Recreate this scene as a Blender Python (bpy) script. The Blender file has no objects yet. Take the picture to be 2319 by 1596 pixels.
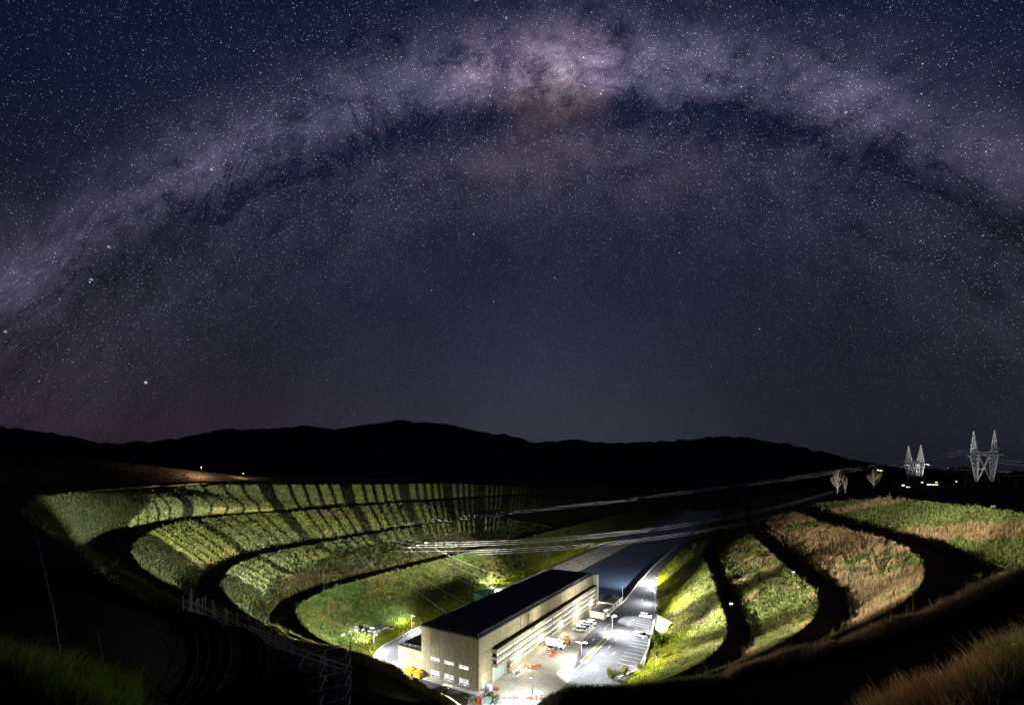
import bpy, bmesh, math, random
import numpy as np
from mathutils import Vector, Matrix
R = math.radians
scene = bpy.context.scene
col = scene.collection

# ------------------------------------------------------------------ camera
CAMH = 50.0
cam_d = bpy.data.cameras.new("camera")
cam = bpy.data.objects.new("camera", cam_d)
col.objects.link(cam)
cam.location = (0, 0, CAMH)
cam.rotation_euler = (R(90), 0, 0)
cam_d.sensor_width = 36.0
cam_d.lens = 36.0 * 961.0 / 2318.0
cam_d.shift_y = (1085.0 - 798.0) / 2318.0
cam_d.clip_start = 0.1
cam_d.clip_end = 30000
scene.camera = cam

# ------------------------------------------------------------------ view
scene.view_settings.view_transform = 'Standard'
scene.view_settings.look = 'None'
scene.view_settings.exposure = 0.0
scene.view_settings.gamma = 1.0
scene.view_settings.use_curve_mapping = False
scene.cycles.use_denoising = True
scene.cycles.max_bounces = 5
scene.cycles.diffuse_bounces = 2
scene.cycles.sample_clamp_indirect = 4.0
scene.cycles.caustics_reflective = False
scene.cycles.caustics_refractive = False


# ------------------------------------------------------------------ node maths helper
class N:
    """wraps a float socket so that shader maths can be written as expressions"""
    def __init__(s, nt, sock): s.nt = nt; s.s = sock
    def _op(s, op, *a, clamp=False):
        n = s.nt.nodes.new('ShaderNodeMath'); n.operation = op; n.use_clamp = clamp
        for i, x in enumerate((s,) + a):
            if isinstance(x, N): s.nt.links.new(x.s, n.inputs[i])
            else: n.inputs[i].default_value = x
        return N(s.nt, n.outputs[0])
    def __add__(s, o): return s._op('ADD', o)
    __radd__ = __add__
    def __sub__(s, o): return s._op('SUBTRACT', o)
    def __rsub__(s, o): return (s * -1.0) + o
    def __mul__(s, o): return s._op('MULTIPLY', o)
    __rmul__ = __mul__
    def __truediv__(s, o): return s._op('DIVIDE', o)
    def pow(s, o): return s._op('POWER', o)
    def exp(s): return s._op('EXPONENT')
    def max(s, o): return s._op('MAXIMUM', o)
    def min(s, o): return s._op('MINIMUM', o)
    def clamp(s): return s._op('ADD', 0.0, clamp=True)
    def gauss(s, w): q = s * (1.0 / w); return (q * q * -1.0).exp()
    def smooth(s, a, b):
        n = s.nt.nodes.new('ShaderNodeMapRange'); n.interpolation_type = 'SMOOTHSTEP'
        s.nt.links.new(s.s, n.inputs[0]); n.inputs[1].default_value = a; n.inputs[2].default_value = b
        return N(s.nt, n.outputs[0])


def vdot(nt, v, c):
    n = nt.nodes.new('ShaderNodeVectorMath'); n.operation = 'DOT_PRODUCT'
    nt.links.new(v, n.inputs[0]); n.inputs[1].default_value = c
    return N(nt, n.outputs['Value'])


def noise(nt, v, scale, detail=6, rough=0.55, dist=0.0):
    n = nt.nodes.new('ShaderNodeTexNoise'); n.inputs['Scale'].default_value = scale
    n.inputs['Detail'].default_value = detail; n.inputs['Roughness'].default_value = rough
    n.inputs['Distortion'].default_value = dist
    if v is not None: nt.links.new(v, n.inputs['Vector'])
    return N(nt, n.outputs['Fac'])


def rgb(nt, r, g, b):
    n = nt.nodes.new('ShaderNodeCombineColor')
    for i, x in enumerate((r, g, b)):
        if isinstance(x, N): nt.links.new(x.s, n.inputs[i])
        else: n.inputs[i].default_value = x
    return n.outputs[0]


# ------------------------------------------------------------------ night sky with the Milky Way
def pix_dir(x, y):
    v = Vector(((x - 1159.0) / 961.0, 1.0, (1085.0 - y) / 961.0)); v.normalize(); return v


world = bpy.data.worlds.new("World"); scene.world = world; world.use_nodes = True
nt = world.node_tree; nt.nodes.clear()
tc = nt.nodes.new('ShaderNodeTexCoord'); dv = tc.outputs['Generated']
dx = vdot(nt, dv, (1, 0, 0)); dz = vdot(nt, dv, (0, 0, 1)); dy = vdot(nt, dv, (0, 1, 0))
MWN = (-0.06534811, -0.93515334, 0.34816353)
lat0 = vdot(nt, dv, MWN) + 0.4432                     # distance from the axis of the arch
cv = nt.nodes.new('ShaderNodeCombineXYZ')
for i_, q_ in enumerate((dx, lat0 * 1.7, dz * 0.45)): nt.links.new(q_.s, cv.inputs[i_])
bv = cv.outputs[0]                                     # cloud detail is drawn out along the arch
n1 = (noise(nt, bv, 3.4, 4, 0.6) - 0.5) * 2.6
n2 = (noise(nt, bv, 15.0, 7, 0.74, 0.3) - 0.5) * 3.8
n3 = (noise(nt, bv, 5.6, 8, 0.70, 0.9) - 0.5) * 3.4
lat = lat0 + n1 * 0.016 + n3 * 0.012
core = (dx - 0.10).gauss(0.32)                       # brightest stretch of the band
wide = (dx - 0.04).gauss(0.80)
texd = (1.0 + n2 * 1.25 + n1 * 0.45 + n3 * 0.35).max(0.05)        # star clouds
band = ((lat - 0.010).gauss(0.030) + (lat - 0.030).gauss(0.055) * 0.22) * (0.30 + core * 0.70)
halo = (lat0 + 0.055).gauss(0.115) * (0.35 + wide * 0.65)
low = ((lat + 0.088).gauss(0.026) + (lat + 0.13).gauss(0.03) * 0.4) * (dx - 0.08).gauss(0.27) * (0.75 + n3 * 0.8 + n2 * 0.35).max(0.0)
lane = (n3 * 3.0 + n2 * 1.2 - 0.5).clamp()           # dust lanes
rift = (lat + 0.040 + n3 * 0.010).gauss(0.021) * (0.45 + core * 0.45) + (lat0 + 0.045).gauss(0.075) * lane * 0.90
fil = 1.0 - ((noise(nt, bv, 6.5, 5, 0.6, 1.2) - 0.5) * 16.0)._op('ABSOLUTE').clamp()      # thin dust filaments
rift = (rift + (lat0 + 0.03).gauss(0.065) * fil * fil * 0.60).clamp()


def blob(px, py, w):
    c = pix_dir(px, py)
    return vdot(nt, dv, tuple(c)).pow(2.0 / (w * w))


heart = (blob(1262, 184, 0.040) + blob(1330, 168, 0.045) * 0.45 + blob(1190, 176, 0.045) * 0.5) * (0.55 + n2 * 0.8 + n3 * 0.25).max(0.12) + blob(1070, 158, 0.034) * (0.55 + n2 * 0.9).clamp() * 0.40
clouds = blob(1890, 245, 0.055) * 0.40 + blob(490, 372, 0.045) * 0.50 + blob(1530, 228, 0.030) * 0.40 + blob(70, 660, 0.05) * 0.30 + blob(660, 330, 0.04) * 0.3 + blob(1310, 128, 0.07) * 0.30
hor = dz.max(0.0).gauss(0.20)
dark = 1.0 - rift * 0.92
glow = (band * 0.95 + halo * 0.17) * texd * dark + clouds * texd * dark * 0.7
mid = (dz - 0.28).gauss(0.24) * (dx - 0.02).gauss(0.55) * (1.0 - rift * 0.5)           # airglow under the arch
left = (dx + 0.55).smooth(0.0, 0.5)
haze_c = hor * (0.30 + 0.70 * (dx + 0.03).gauss(0.42))
topb = dz.smooth(0.30, 0.75)
# linear radiance of the sky
r_ = 0.0044 + glow * 0.118 + heart * 0.33 + low * 0.050 + haze_c * 0.0290 + mid * 0.0190 + (1.0 - left) * hor * 0.009
g_ = 0.0062 + glow * 0.104 + heart * 0.225 + low * 0.037 + haze_c * 0.0275 + mid * 0.0205 + hor * (dx - 0.22).gauss(0.22) * 0.0075 + topb * 0.0030
b_ = 0.0132 + glow * 0.165 + heart * 0.22 + low * 0.038 + haze_c * 0.0285 + mid * 0.0380 + topb * 0.0215
lowl = (0.86 + n1 * 0.20 + n3 * 0.08) * (1.0 - dz.max(0.0).gauss(0.055) * 0.35)
r_ = r_ * lowl; g_ = g_ * lowl * 0.97; b_ = b_ * lowl


def stars(scale, rad, power, gain, seed):
    m = nt.nodes.new('ShaderNodeMapping'); m.inputs['Location'].default_value = (seed, seed * 1.7, seed * 0.6)
    nt.links.new(dv, m.inputs['Vector'])
    v = nt.nodes.new('ShaderNodeTexVoronoi'); v.feature = 'F1'; v.inputs['Scale'].default_value = scale
    v.inputs['Randomness'].default_value = 1.0
    nt.links.new(m.outputs[0], v.inputs['Vector'])
    sp = nt.nodes.new('ShaderNodeSeparateColor'); nt.links.new(v.outputs['Color'], sp.inputs[0])
    dist = N(nt, v.outputs['Distance']) * (1.0 / (scale * rad))
    s = (1.0 - dist * dist).max(0.0)
    return s * N(nt, sp.outputs[0]).pow(power) * gain, N(nt, sp.outputs[2])


s1, c1 = stars(46, 0.00115, 6.0, 0.9, 1.3)
s2, c2 = stars(160, 0.00072, 4.6, 0.90, 4.1)
s3, c3 = stars(430, 0.00060, 3.0, 0.55, 7.9)
dens = (0.34 + halo * 0.85 + glow * 1.5 + topb * 0.55) * (1.0 - rift * 0.35)
ext = dz.smooth(0.015, 0.28) * 0.82 + 0.18
big = None
for (px, py, w, g) in [(330, 866, .0016, .9), (246, 559, .0013, .55), (207, 633, .00125, .5), (1072, 531, .00125, .5), (1360, 213, .00125, .7),
                       (1109, 217, .00125, .45), (1915, 255, .00125, .55), (479, 384, .00125, .6), (12, 751, .00125, .5), (1146, 41, .00125, .4)]:
    k = blob(px, py, w) * g
    big = k if big is None else big + k
st = (s1 + (s2 + s3) * dens) * ext
sr = st * (0.72 + c2 * 0.34) + big; sg = st * 0.86 + big; sb = st * (1.18 - c2 * 0.28) + big * 1.05
bg = nt.nodes.new('ShaderNodeBackground'); wo = nt.nodes.new('ShaderNodeOutputWorld')
nt.links.new(rgb(nt, (r_ + sr).max(0.0), (g_ + sg).max(0.0), (b_ + sb).max(0.0)), bg.inputs['Color'])
bg.inputs['Strength'].default_value = 1.0
nt.links.new(bg.outputs[0], wo.inputs['Surface'])
world.cycles.sampling_method = 'MANUAL'
world.cycles.sample_map_resolution = 512

# ------------------------------------------------------------------ helpers
rng = np.random.default_rng(7)
random.seed(7)
ADIR = Vector((0.5075, 0.8616)); BDIR = Vector((-0.8616, 0.5075))   # along the canal / to its left
ORG = Vector((82 * 0.5075 + 57.4 * -0.8616, 82 * 0.8616 + 57.4 * 0.5075))
YAW = math.atan2(0.8616, 0.5075)


def W(a, b, z=0.0):
    """powerhouse grid (a along the canal, b to the left of it) to world"""
    p = ORG + ADIR * a + BDIR * b
    return (p.x, p.y, z)


def PZ(x, y, z):
    """surveyed point of the photograph at height z"""
    Y = 961.0 * (CAMH - z) / (y - 1085.0)
    return ((x - 1159.0) / 961.0 * Y, Y, z)


def PD(x, y, Y):
    """surveyed point of the photograph at depth Y"""
    return ((x - 1159.0) / 961.0 * Y, Y, CAMH - (y - 1085.0) / 961.0 * Y)


def PB(x, y, b):
    """surveyed point of the photograph on the vertical plane b"""
    k = 0.8616 * (x - 1159.0) / 961.0 - 0.5075
    return PD(x, y, (-57.4 - b) / k)


def tag(o, label=None, cat=None, group=None, kind=None):
    if label: o['label'] = label
    if cat: o['category'] = cat
    if group: o['group'] = group
    if kind: o['kind'] = kind
    return o


def empty(name, loc, rz=0.0):
    o = bpy.data.objects.new(name, None); o.empty_display_size = 0.3
    o.location = loc; o.rotation_euler = (0, 0, rz); col.objects.link(o); return o


def link(name, me, mat=None, parent=None, loc=None, rz=None):
    o = bpy.data.objects.new(name, me); col.objects.link(o)
    if mat is not None and not me.materials: me.materials.append(mat)
    if parent is not None: o.parent = parent
    if loc is not None: o.location = loc
    if rz is not None: o.rotation_euler = (0, 0, rz)
    return o


class MB:
    """collects shapes into one mesh"""
    def __init__(s): s.v = []; s.f = []
    def add(s, v, f):
        o = len(s.v); s.v += [tuple(p) for p in v]; s.f += [tuple(i + o for i in q) for q in f]; return s
    def box(s, x0, x1, y0, y1, z0, z1):
        v = [(x0, y0, z0), (x1, y0, z0), (x1, y1, z0), (x0, y1, z0), (x0, y0, z1), (x1, y0, z1), (x1, y1, z1), (x0, y1, z1)]
        return s.add(v, [(0, 3, 2, 1), (4, 5, 6, 7), (0, 1, 5, 4), (1, 2, 6, 5), (2, 3, 7, 6), (3, 0, 4, 7)])
    def tube(s, pts, r, n=6, cap=True):
        pts = [Vector(p) for p in pts]; rs = r if isinstance(r, (list, tuple)) else [r] * len(pts)
        rings = []
        for i, p in enumerate(pts):
            t = (pts[min(i + 1, len(pts) - 1)] - pts[max(i - 1, 0)]).normalized()
            u = t.cross(Vector((0, 0, 1)))
            if u.length < 1e-4: u = Vector((1, 0, 0))
            u.normalize(); w = t.cross(u)
            rings.append([p + (u * math.cos(2 * math.pi * k / n) + w * math.sin(2 * math.pi * k / n)) * rs[i] for k in range(n)])
        v = [q for rg in rings for q in rg]; f = []
        for i in range(len(pts) - 1):
            for k in range(n):
                f.append((i * n + k, i * n + (k + 1) % n, (i + 1) * n + (k + 1) % n, (i + 1) * n + k))
        if cap: f.append(tuple(range(n))[::-1]); f.append(tuple((len(pts) - 1) * n + k for k in range(n)))
        return s.add(v, f)
    def bar(s, p0, p1, r, n=4): return s.tube([p0, p1], r, n)
    def prism(s, prof, y0, y1):
        n = len(prof)
        v = [(x, y0, z) for x, z in prof] + [(x, y1, z) for x, z in prof]
        f = [tuple(range(n)), tuple(range(n, 2 * n))[::-1]] + [(i, i + n, (i + 1) % n + n, (i + 1) % n) for i in range(n)]
        return s.add(v, f)
    def lathe(s, prof, c=(0, 0, 0), n=10):
        v = [(c[0] + r * math.cos(2 * math.pi * k / n), c[1] + r * math.sin(2 * math.pi * k / n), c[2] + z) for r, z in prof for k in range(n)]
        f = [(i * n + k, i * n + (k + 1) % n, (i + 1) * n + (k + 1) % n, (i + 1) * n + k) for i in range(len(prof) - 1) for k in range(n)]
        f.append(tuple(range(n))[::-1]); f.append(tuple((len(prof) - 1) * n + k for k in range(n)))
        return s.add(v, f)
    def mesh(s, name, smooth=False):
        me = bpy.data.meshes.new(name); me.from_pydata(s.v, [], s.f); me.update()
        if smooth:
            for p in me.polygons: p.use_smooth = True
        return me
    def build(s, name, mat, parent=None, smooth=False, loc=None, rz=None):
        me = s.mesh(name, smooth); return link(name, me, mat, parent, loc, rz)


def bevel_box(name, x0, x1, y0, y1, z0, z1, w, mat, parent=None):
    bm = bmesh.new(); bmesh.ops.create_cube(bm, size=1.0)
    for v in bm.verts:
        v.co = Vector(((x0 + x1) / 2 + v.co.x * (x1 - x0), (y0 + y1) / 2 + v.co.y * (y1 - y0), (z0 + z1) / 2 + v.co.z * (z1 - z0)))
    bmesh.ops.bevel(bm, geom=bm.edges[:], offset=w, segments=1, affect='EDGES')
    me = bpy.data.meshes.new(name); bm.to_mesh(me); bm.free(); return link(name, me, mat, parent)


def copy_tree(o, parent=None, loc=None, rz=None):
    c = o.copy(); col.objects.link(c); c.parent = parent
    if loc is not None: c.location = loc
    if rz is not None: c.rotation_euler = (0, 0, rz)
    for ch in o.children: copy_tree(ch, c)
    return c


# ------------------------------------------------------------------ materials
def mat(name, c, rough=0.8, var=0.0, scale=4.0, metal=0.0, spec=0.3, bump=0.0, stain=0.0, c2=None, coord='Object', emit=None, estr=0.0):
    m = bpy.data.materials.new(name); m.use_nodes = True; t = m.node_tree; p = t.nodes['Principled BSDF']
    p.inputs['Base Color'].default_value = (*c, 1); p.inputs['Roughness'].default_value = rough
    p.inputs['Metallic'].default_value = metal; p.inputs['Specular IOR Level'].default_value = spec
    if emit: p.inputs['Emission Color'].default_value = (*emit, 1); p.inputs['Emission Strength'].default_value = estr
    if var or c2 or stain or bump:
        tcn = t.nodes.new('ShaderNodeTexCoord'); v = tcn.outputs[coord]
        f = noise(t, v, scale, 6, 0.65)
        g = noise(t, v, scale * 0.17, 4, 0.6)
        k = ((f - 0.5) * 1.6 + (g - 0.5) * 1.4 + 0.5).clamp()
        if stain:
            mp = t.nodes.new('ShaderNodeMapping'); mp.inputs['Scale'].default_value = (1.1, 1.1, 0.07); t.links.new(v, mp.inputs['Vector'])
            sk = noise(t, mp.outputs[0], 2.2, 5, 0.7)
            k = (k - ((sk - 0.48) * 3.0).clamp() * stain).clamp()
        mx = t.nodes.new('ShaderNodeMix'); mx.data_type = 'RGBA'
        lo = c2 if c2 else tuple(x * (1 - var) for x in c); hi = c if c2 else tuple(min(1, x * (1 + var)) for x in c)
        mx.inputs[6].default_value = (*lo, 1); mx.inputs[7].default_value = (*hi, 1)
        t.links.new(k.s, mx.inputs[0]); t.links.new(mx.outputs[2], p.inputs['Base Color'])
        if bump:
            bn = t.nodes.new('ShaderNodeBump'); bn.inputs['Strength'].default_value = bump; bn.inputs['Distance'].default_value = 0.1
            t.links.new(f.s, bn.inputs['Height']); t.links.new(bn.outputs[0], p.inputs['Normal'])
    return m


def veg_mat(name, rough=0.95, through=0.0):
    m = bpy.data.materials.new(name); m.use_nodes = True; t = m.node_tree; p = t.nodes['Principled BSDF']
    at = t.nodes.new('ShaderNodeAttribute'); at.attribute_name = 'Col'
    p.inputs['Roughness'].default_value = rough; p.inputs['Specular IOR Level'].default_value = 0.0
    t.links.new(at.outputs['Color'], p.inputs['Base Color'])
    if through:                                            # light shining through thin leaves
        tr_ = t.nodes.new('ShaderNodeBsdfTranslucent'); t.links.new(at.outputs['Color'], tr_.inputs['Color'])
        ms = t.nodes.new('ShaderNodeMixShader'); ms.inputs[0].default_value = through
        t.links.new(p.outputs[0], ms.inputs[1]); t.links.new(tr_.outputs[0], ms.inputs[2])
        t.links.new(ms.outputs[0], t.nodes['Material Output'].inputs['Surface'])
    return m


M = dict(
    concrete=mat('weathered_concrete', (0.43, 0.375, 0.235), 0.9, 0.35, 1.2, stain=0.55, c2=(0.20, 0.17, 0.095), bump=0.2),
    concrete_pale=mat('pale_concrete', (0.55, 0.52, 0.46), 0.9, 0.2, 0.8, bump=0.2),
    roof=mat('dark_roof_membrane', (0.035, 0.036, 0.04), 0.85, 0.3, 0.3),
    apron=mat('yard_concrete', (0.40, 0.37, 0.30), 0.9, 0.3, 0.35, bump=0.15),
    asphalt=mat('asphalt', (0.105, 0.105, 0.11), 0.85, 0.35, 0.5, bump=0.2),
    paint=mat('white_road_paint', (0.75, 0.75, 0.72), 0.7, 0.25, 3.0),
    white=mat('white_paint', (0.78, 0.78, 0.76), 0.45, 0.06, 2.0),
    carwhite=mat('white_car_paint', (0.80, 0.81, 0.82), 0.25, 0.0, spec=0.5),
    cream=mat('cream_cladding', (0.74, 0.70, 0.58), 0.6, 0.1, 2.0),
    dark=mat('dark_metal', (0.03, 0.03, 0.033), 0.5, 0.0, spec=0.4),
    glass=mat('dark_glass', (0.012, 0.014, 0.018), 0.08, 0.0, spec=0.6),
    rubber=mat('tyre_rubber', (0.02, 0.02, 0.02), 0.9),
    galv=mat('galvanised_steel', (0.50, 0.51, 0.52), 0.5, 0.12, 3.0, metal=0.15),
    yellow=mat('yellow_skip_paint', (0.80, 0.42, 0.02), 0.5, 0.12, 2.0),
    orange=mat('orange_plastic', (0.75, 0.13, 0.03), 0.5, 0.1, 3.0),
    red=mat('red_paint', (0.55, 0.05, 0.03), 0.5, 0.1, 3.0),
    green=mat('green_painted_steel', (0.10, 0.26, 0.17), 0.5, 0.2, 2.0),
    greend=mat('dark_green_paint', (0.03, 0.13, 0.08), 0.5, 0.2, 2.0),
    door=mat('pale_green_roller_door', (0.40, 0.50, 0.43), 0.6, 0.1, 3.0),
    timber=mat('timber_decking', (0.20, 0.15, 0.10), 0.9, 0.3, 4.0),
    iron=mat('mossy_iron_roof', (0.16, 0.17, 0.13), 0.8, 0.4, 1.5),
    pipe=mat('penstock_steel', (0.007, 0.007, 0.0075), 0.9, 0.35, 0.7, spec=0.0),
    rock=mat('broken_rock', (0.17, 0.165, 0.145), 0.95, 0.4, 1.0),
    bark=mat('grey_bark', (0.20, 0.17, 0.13), 0.95, 0.3, 4.0),
    blue=mat('blue_plastic', (0.05, 0.09, 0.45), 0.5),
    wire=mat('aluminium_conductor', (0.38, 0.38, 0.385), 0.7, spec=0.1),
    lit=mat('lit_window', (0.30, 0.30, 0.28), 0.4, emit=(1.0, 0.97, 0.86), estr=0.80),
    litcool=mat('lit_window_cool', (0.3, 0.3, 0.32), 0.4, emit=(0.93, 0.94, 1.0), estr=0.80),
    litdim=mat('half_lit_window', (0.5, 0.55, 0.52), 0.4, emit=(0.75, 0.82, 0.80), estr=0.42),
    lamp=mat('lamp_lens', (1, 1, 1), 0.4, emit=(1.0, 0.99, 0.95), estr=12.0),
    housewin=mat('far_house_window', (1, 1, 1), 0.4, emit=(1.0, 0.85, 0.55), estr=2.5),
    bluelamp=mat('far_blue_lamp', (1, 1, 1), 0.4, emit=(0.3, 0.55, 1.0), estr=5.0),
    hill=mat('far_forest', (0.022, 0.026, 0.026), 1.0, 0.4, 0.02, spec=0.0),
    ring=mat('ring_girder_steel', (0.06, 0.06, 0.062), 0.9, spec=0.0),
    board=mat('faded_sign_board', (0.15, 0.15, 0.145), 0.7),
    veg=veg_mat('slope_vegetation', 0.95, 0.38),
    earth=veg_mat('terrain_earth'),
)


def water_mat():
    m = bpy.data.materials.new('canal_water'); m.use_nodes = True; t = m.node_tree; p = t.nodes['Principled BSDF']
    p.inputs['Base Color'].default_value = (0.040, 0.062, 0.105, 1); p.inputs['Roughness'].default_value = 0.16
    p.inputs['IOR'].default_value = 1.33
    tcn = t.nodes.new('ShaderNodeTexCoord')
    f = noise(t, tcn.outputs['Object'], 0.45, 5, 0.6)
    bn = t.nodes.new('ShaderNodeBump'); bn.inputs['Strength'].default_value = 0.35; bn.inputs['Distance'].default_value = 0.5
    t.links.new(f.s, bn.inputs['Height']); t.links.new(bn.outputs[0], p.inputs['Normal'])
    return m


M['water'] = water_mat()


# ------------------------------------------------------------------ value noise for shaping
def vnoise(x, y, s, seed=0):
    x = np.asarray(x) * s; y = np.asarray(y) * s
    xi = np.floor(x).astype(np.int64); yi = np.floor(y).astype(np.int64); fx = x - xi; fy = y - yi
    fx = fx * fx * (3 - 2 * fx); fy = fy * fy * (3 - 2 * fy)
    def h(i, j):
        n = (i * 374761393 + j * 668265263 + seed * 974711) & 0x7fffffff
        n = ((n ^ (n >> 13)) * 1274126177) & 0x7fffffff
        return ((n ^ (n >> 16)) & 0xffff) / 65535.0
    return (h(xi, yi) * (1 - fx) + h(xi + 1, yi) * fx) * (1 - fy) + (h(xi, yi + 1) * (1 - fx) + h(xi + 1, yi + 1) * fx) * fy


def fnoise(x, y, s, seed=0):
    return vnoise(x, y, s, seed) * 0.55 + vnoise(x, y, s * 2.1, seed + 1) * 0.28 + vnoise(x, y, s * 4.3, seed + 2) * 0.17


# ------------------------------------------------------------------ terrain contours
def smooth_poly(P, n, it=2):
    P = np.array(P, float)
    for _ in range(it):                                   # corner cutting
        Q = [P[0]]
        for i in range(len(P) - 1): Q += [P[i] * 0.75 + P[i + 1] * 0.25, P[i] * 0.25 + P[i + 1] * 0.75]
        Q.append(P[-1]); P = np.array(Q)
    s = np.r_[0, np.cumsum(np.linalg.norm(np.diff(P, axis=0), axis=1))]
    d = np.linspace(0, s[-1], n)
    return np.stack([np.interp(d, s, P[:, k]) for k in range(3)], 1)


def ker(v, k=3): w = np.ones(2 * k + 1) / (2 * k + 1); return np.convolve(np.pad(v, k, 'edge'), w, 'valid')


NF, NH = 130, 60
YARD = np.array(W(30, 30, 0))


def contour(far, head):
    A = smooth_poly(far, NF); B = smooth_poly([far[-1]] + head, NH + 1)
    return np.r_[A, B[1:]]


def foot(crest, far, z, w, yard=YARD):
    """foot of a bank: surveyed along the straight, offset from its crest round the head of the cut"""
    A = smooth_poly(far, NF); C = crest[NF - 1:]
    dirs = yard[None, :2] - C[:, :2]; dirs /= np.linalg.norm(dirs, axis=1)[:, None]
    B = np.c_[C[:, :2] + dirs * w, np.full(len(C), z)]
    off = A[-1] - B[0]; k = np.exp(-np.arange(len(B)) / 7.0)[:, None]
    B = B + off * k
    return np.r_[A, B[1:]]


L1c = contour([W(700, 190, 34), PB(1308, 1107.8, 192), PB(1205, 1102.7, 193), PB(1088, 1095.7, 193), PB(976, 1094, 193), PB(836, 1097, 193), PB(696, 1097.5, 193), PB(560, 1098.6, 193),
               PB(420, 1101.8, 193), PD(308, 1105, 195), PD(224, 1111, 152), PZ(140, 1121, 46.3), PZ(90, 1130, 46.3), PZ(62, 1142, 46.3), PZ(52, 1158, 46.3)],
              [PZ(56, 1171, 46.2), PZ(73, 1188, 45.8), PZ(112, 1213, 45.2), PZ(168, 1246, 44.2), PZ(220, 1290, 43)])
L2c = contour([W(700, 166, 31), PB(1350, 1112.5, 166), PB(1205, 1119.5, 166), PB(1116, 1125, 166), PB(1004, 1133, 166), PB(892, 1140, 166), PB(780, 1150, 166), PZ(668, 1159.5, 32.2), PZ(560, 1165.5, 32.2),
               PZ(476, 1174, 32.2), PZ(392, 1189, 32.2), PZ(336, 1206, 32.2), PZ(308, 1224, 32.2), PZ(297, 1243, 32.2)],
              [PZ(299, 1263, 32.2), PZ(322, 1286, 32.1), PZ(364, 1314, 32), PZ(420, 1342, 31.6), PZ(491, 1378, 31), PZ(560, 1404, 30)])
L3c = contour([W(700, 121, 20.5), PB(1392, 1129, 121), PB(1224, 1157.5, 121), PB(1060, 1174, 121), PB(948, 1192, 121), PB(836, 1211.8, 121), PB(724, 1231.4, 121), PZ(649, 1244, 20.5), PZ(588, 1257.8, 20.5), PZ(532, 1280, 20.5), PZ(509, 1299, 20.5), PZ(503, 1317, 20.5)],
              [PZ(507, 1338, 20.5), PZ(523, 1361, 20.5), PZ(550, 1385, 20.3), PZ(611, 1414, 20), PZ(680, 1442, 19.2), PZ(760, 1476, 18)])
L4c = contour([W(700, 71, 12.8), PB(1504, 1138.6, 71), PB(1392, 1165, 71), PB(1205, 1214.6, 71), PB(1060, 1251, 71), PB(948, 1279, 71), PB(836, 1308.4, 71), PZ(752, 1331, 12.6), PZ(696, 1355, 12.6), PZ(676, 1369, 12.6), PZ(671, 1385, 12.6)],
              [PZ(675, 1399, 12.6), PZ(684, 1415, 12.6), PZ(711, 1438, 12.4), PZ(751, 1460, 11.8), PZ(801, 1479, 10.5), PZ(845, 1497, 8)])
L4f = contour([W(700, 50, 0), W(400, 49, 0), W(186, 49, 0), W(132, 48, 0), W(100, 46.5, 0), W(80, 48, 0), W(60, 46, 0), W(35, 44.2, 0), W(22, 43.2, 0), W(8, 41.6, 0)],
              [W(2, 38.5, 0), W(-3, 34, 0), W(-7, 28, 0), W(-10, 20, 0), W(-11, 10, 0)])
R1c = contour([W(700, -85, 32), W(420, -92, 35), PD(1848, 1141, 260), PD(1911, 1133.6, 235), PD(2004.8, 1130, 190), PD(2098, 1135.5, 150), PD(2228, 1150, 115), PD(2318, 1161.5, 98), PD(2420, 1180, 82), PD(2540, 1215, 66)],
              [PD(2560, 1270, 50), PD(2420, 1290, 42), PD(2318, 1300, 36), PD(2191, 1362, 32), PD(2116, 1395, 30), PD(1990, 1440, 29)])
R2c = contour([W(700, -68, 28), W(420, -70, 28.5), PZ(1759, 1141, 29), PZ(1774, 1152, 29), PZ(1800, 1163, 29), PZ(1856, 1184, 29), PZ(1930, 1206, 29), PZ(2005, 1225, 29), PZ(2049.5, 1243.4, 29), PZ(2079, 1262, 29), PZ(2090.5, 1284, 29), PZ(2090.5, 1310, 29)],
              [PZ(2075.6, 1336.5, 29), PZ(2042, 1366, 29), PZ(1986, 1396, 29), PZ(1912, 1428, 28.6), PZ(1856, 1456, 28), PZ(1800, 1485, 26.5)])
R3c = contour([W(700, -42, 19), PZ(1690, 1131.7, 19), PZ(1686.4, 1158, 19), PZ(1685, 1192, 19), PZ(1696, 1214, 19), PZ(1722, 1232, 19), PZ(1759, 1266, 19), PZ(1793, 1296, 19), PZ(1830, 1325, 19), PZ(1847, 1344, 19), PZ(1852, 1366, 19)],
              [PZ(1845, 1396, 19), PZ(1819, 1422, 19), PZ(1781, 1446, 19), PZ(1744, 1467, 18.8), PZ(1707, 1486, 18.4), PZ(1662, 1503, 17.6), PZ(1600, 1525, 16)])
R4c = contour([W(700, -26, 11.5), PZ(1645, 1150, 11.5), PZ(1623, 1202.5, 11.5), PZ(1606, 1225, 11.5), PZ(1593, 1243, 11.5), PZ(1595, 1269.5, 11.5), PZ(1610, 1307, 11.5), PZ(1619, 1336, 11.5), PZ(1632, 1374, 11.5), PZ(1645, 1415, 11.5), PZ(1641, 1446, 11.5)],
              [PZ(1617, 1478, 11.5), PZ(1584, 1500, 11.3), PZ(1547, 1519, 10.8), PZ(1483, 1545, 8.5), PZ(1420, 1570, 6)])
R4f = contour([W(700, 0, 0), W(465, -3, 0), W(244, -8.7, 0), W(170, -10, 0), W(139, -11.8, 0), W(118, -16.5, 0), W(95, -21.5, 0), W(80, -24, 0), W(66, -30.5, 0), W(46, -29.4, 0), W(33, -30.2, 0)],
              [W(25, -28.6, 0), W(15, -27, 0), W(5, -25, 0), W(-6, -22, 0)])


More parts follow.
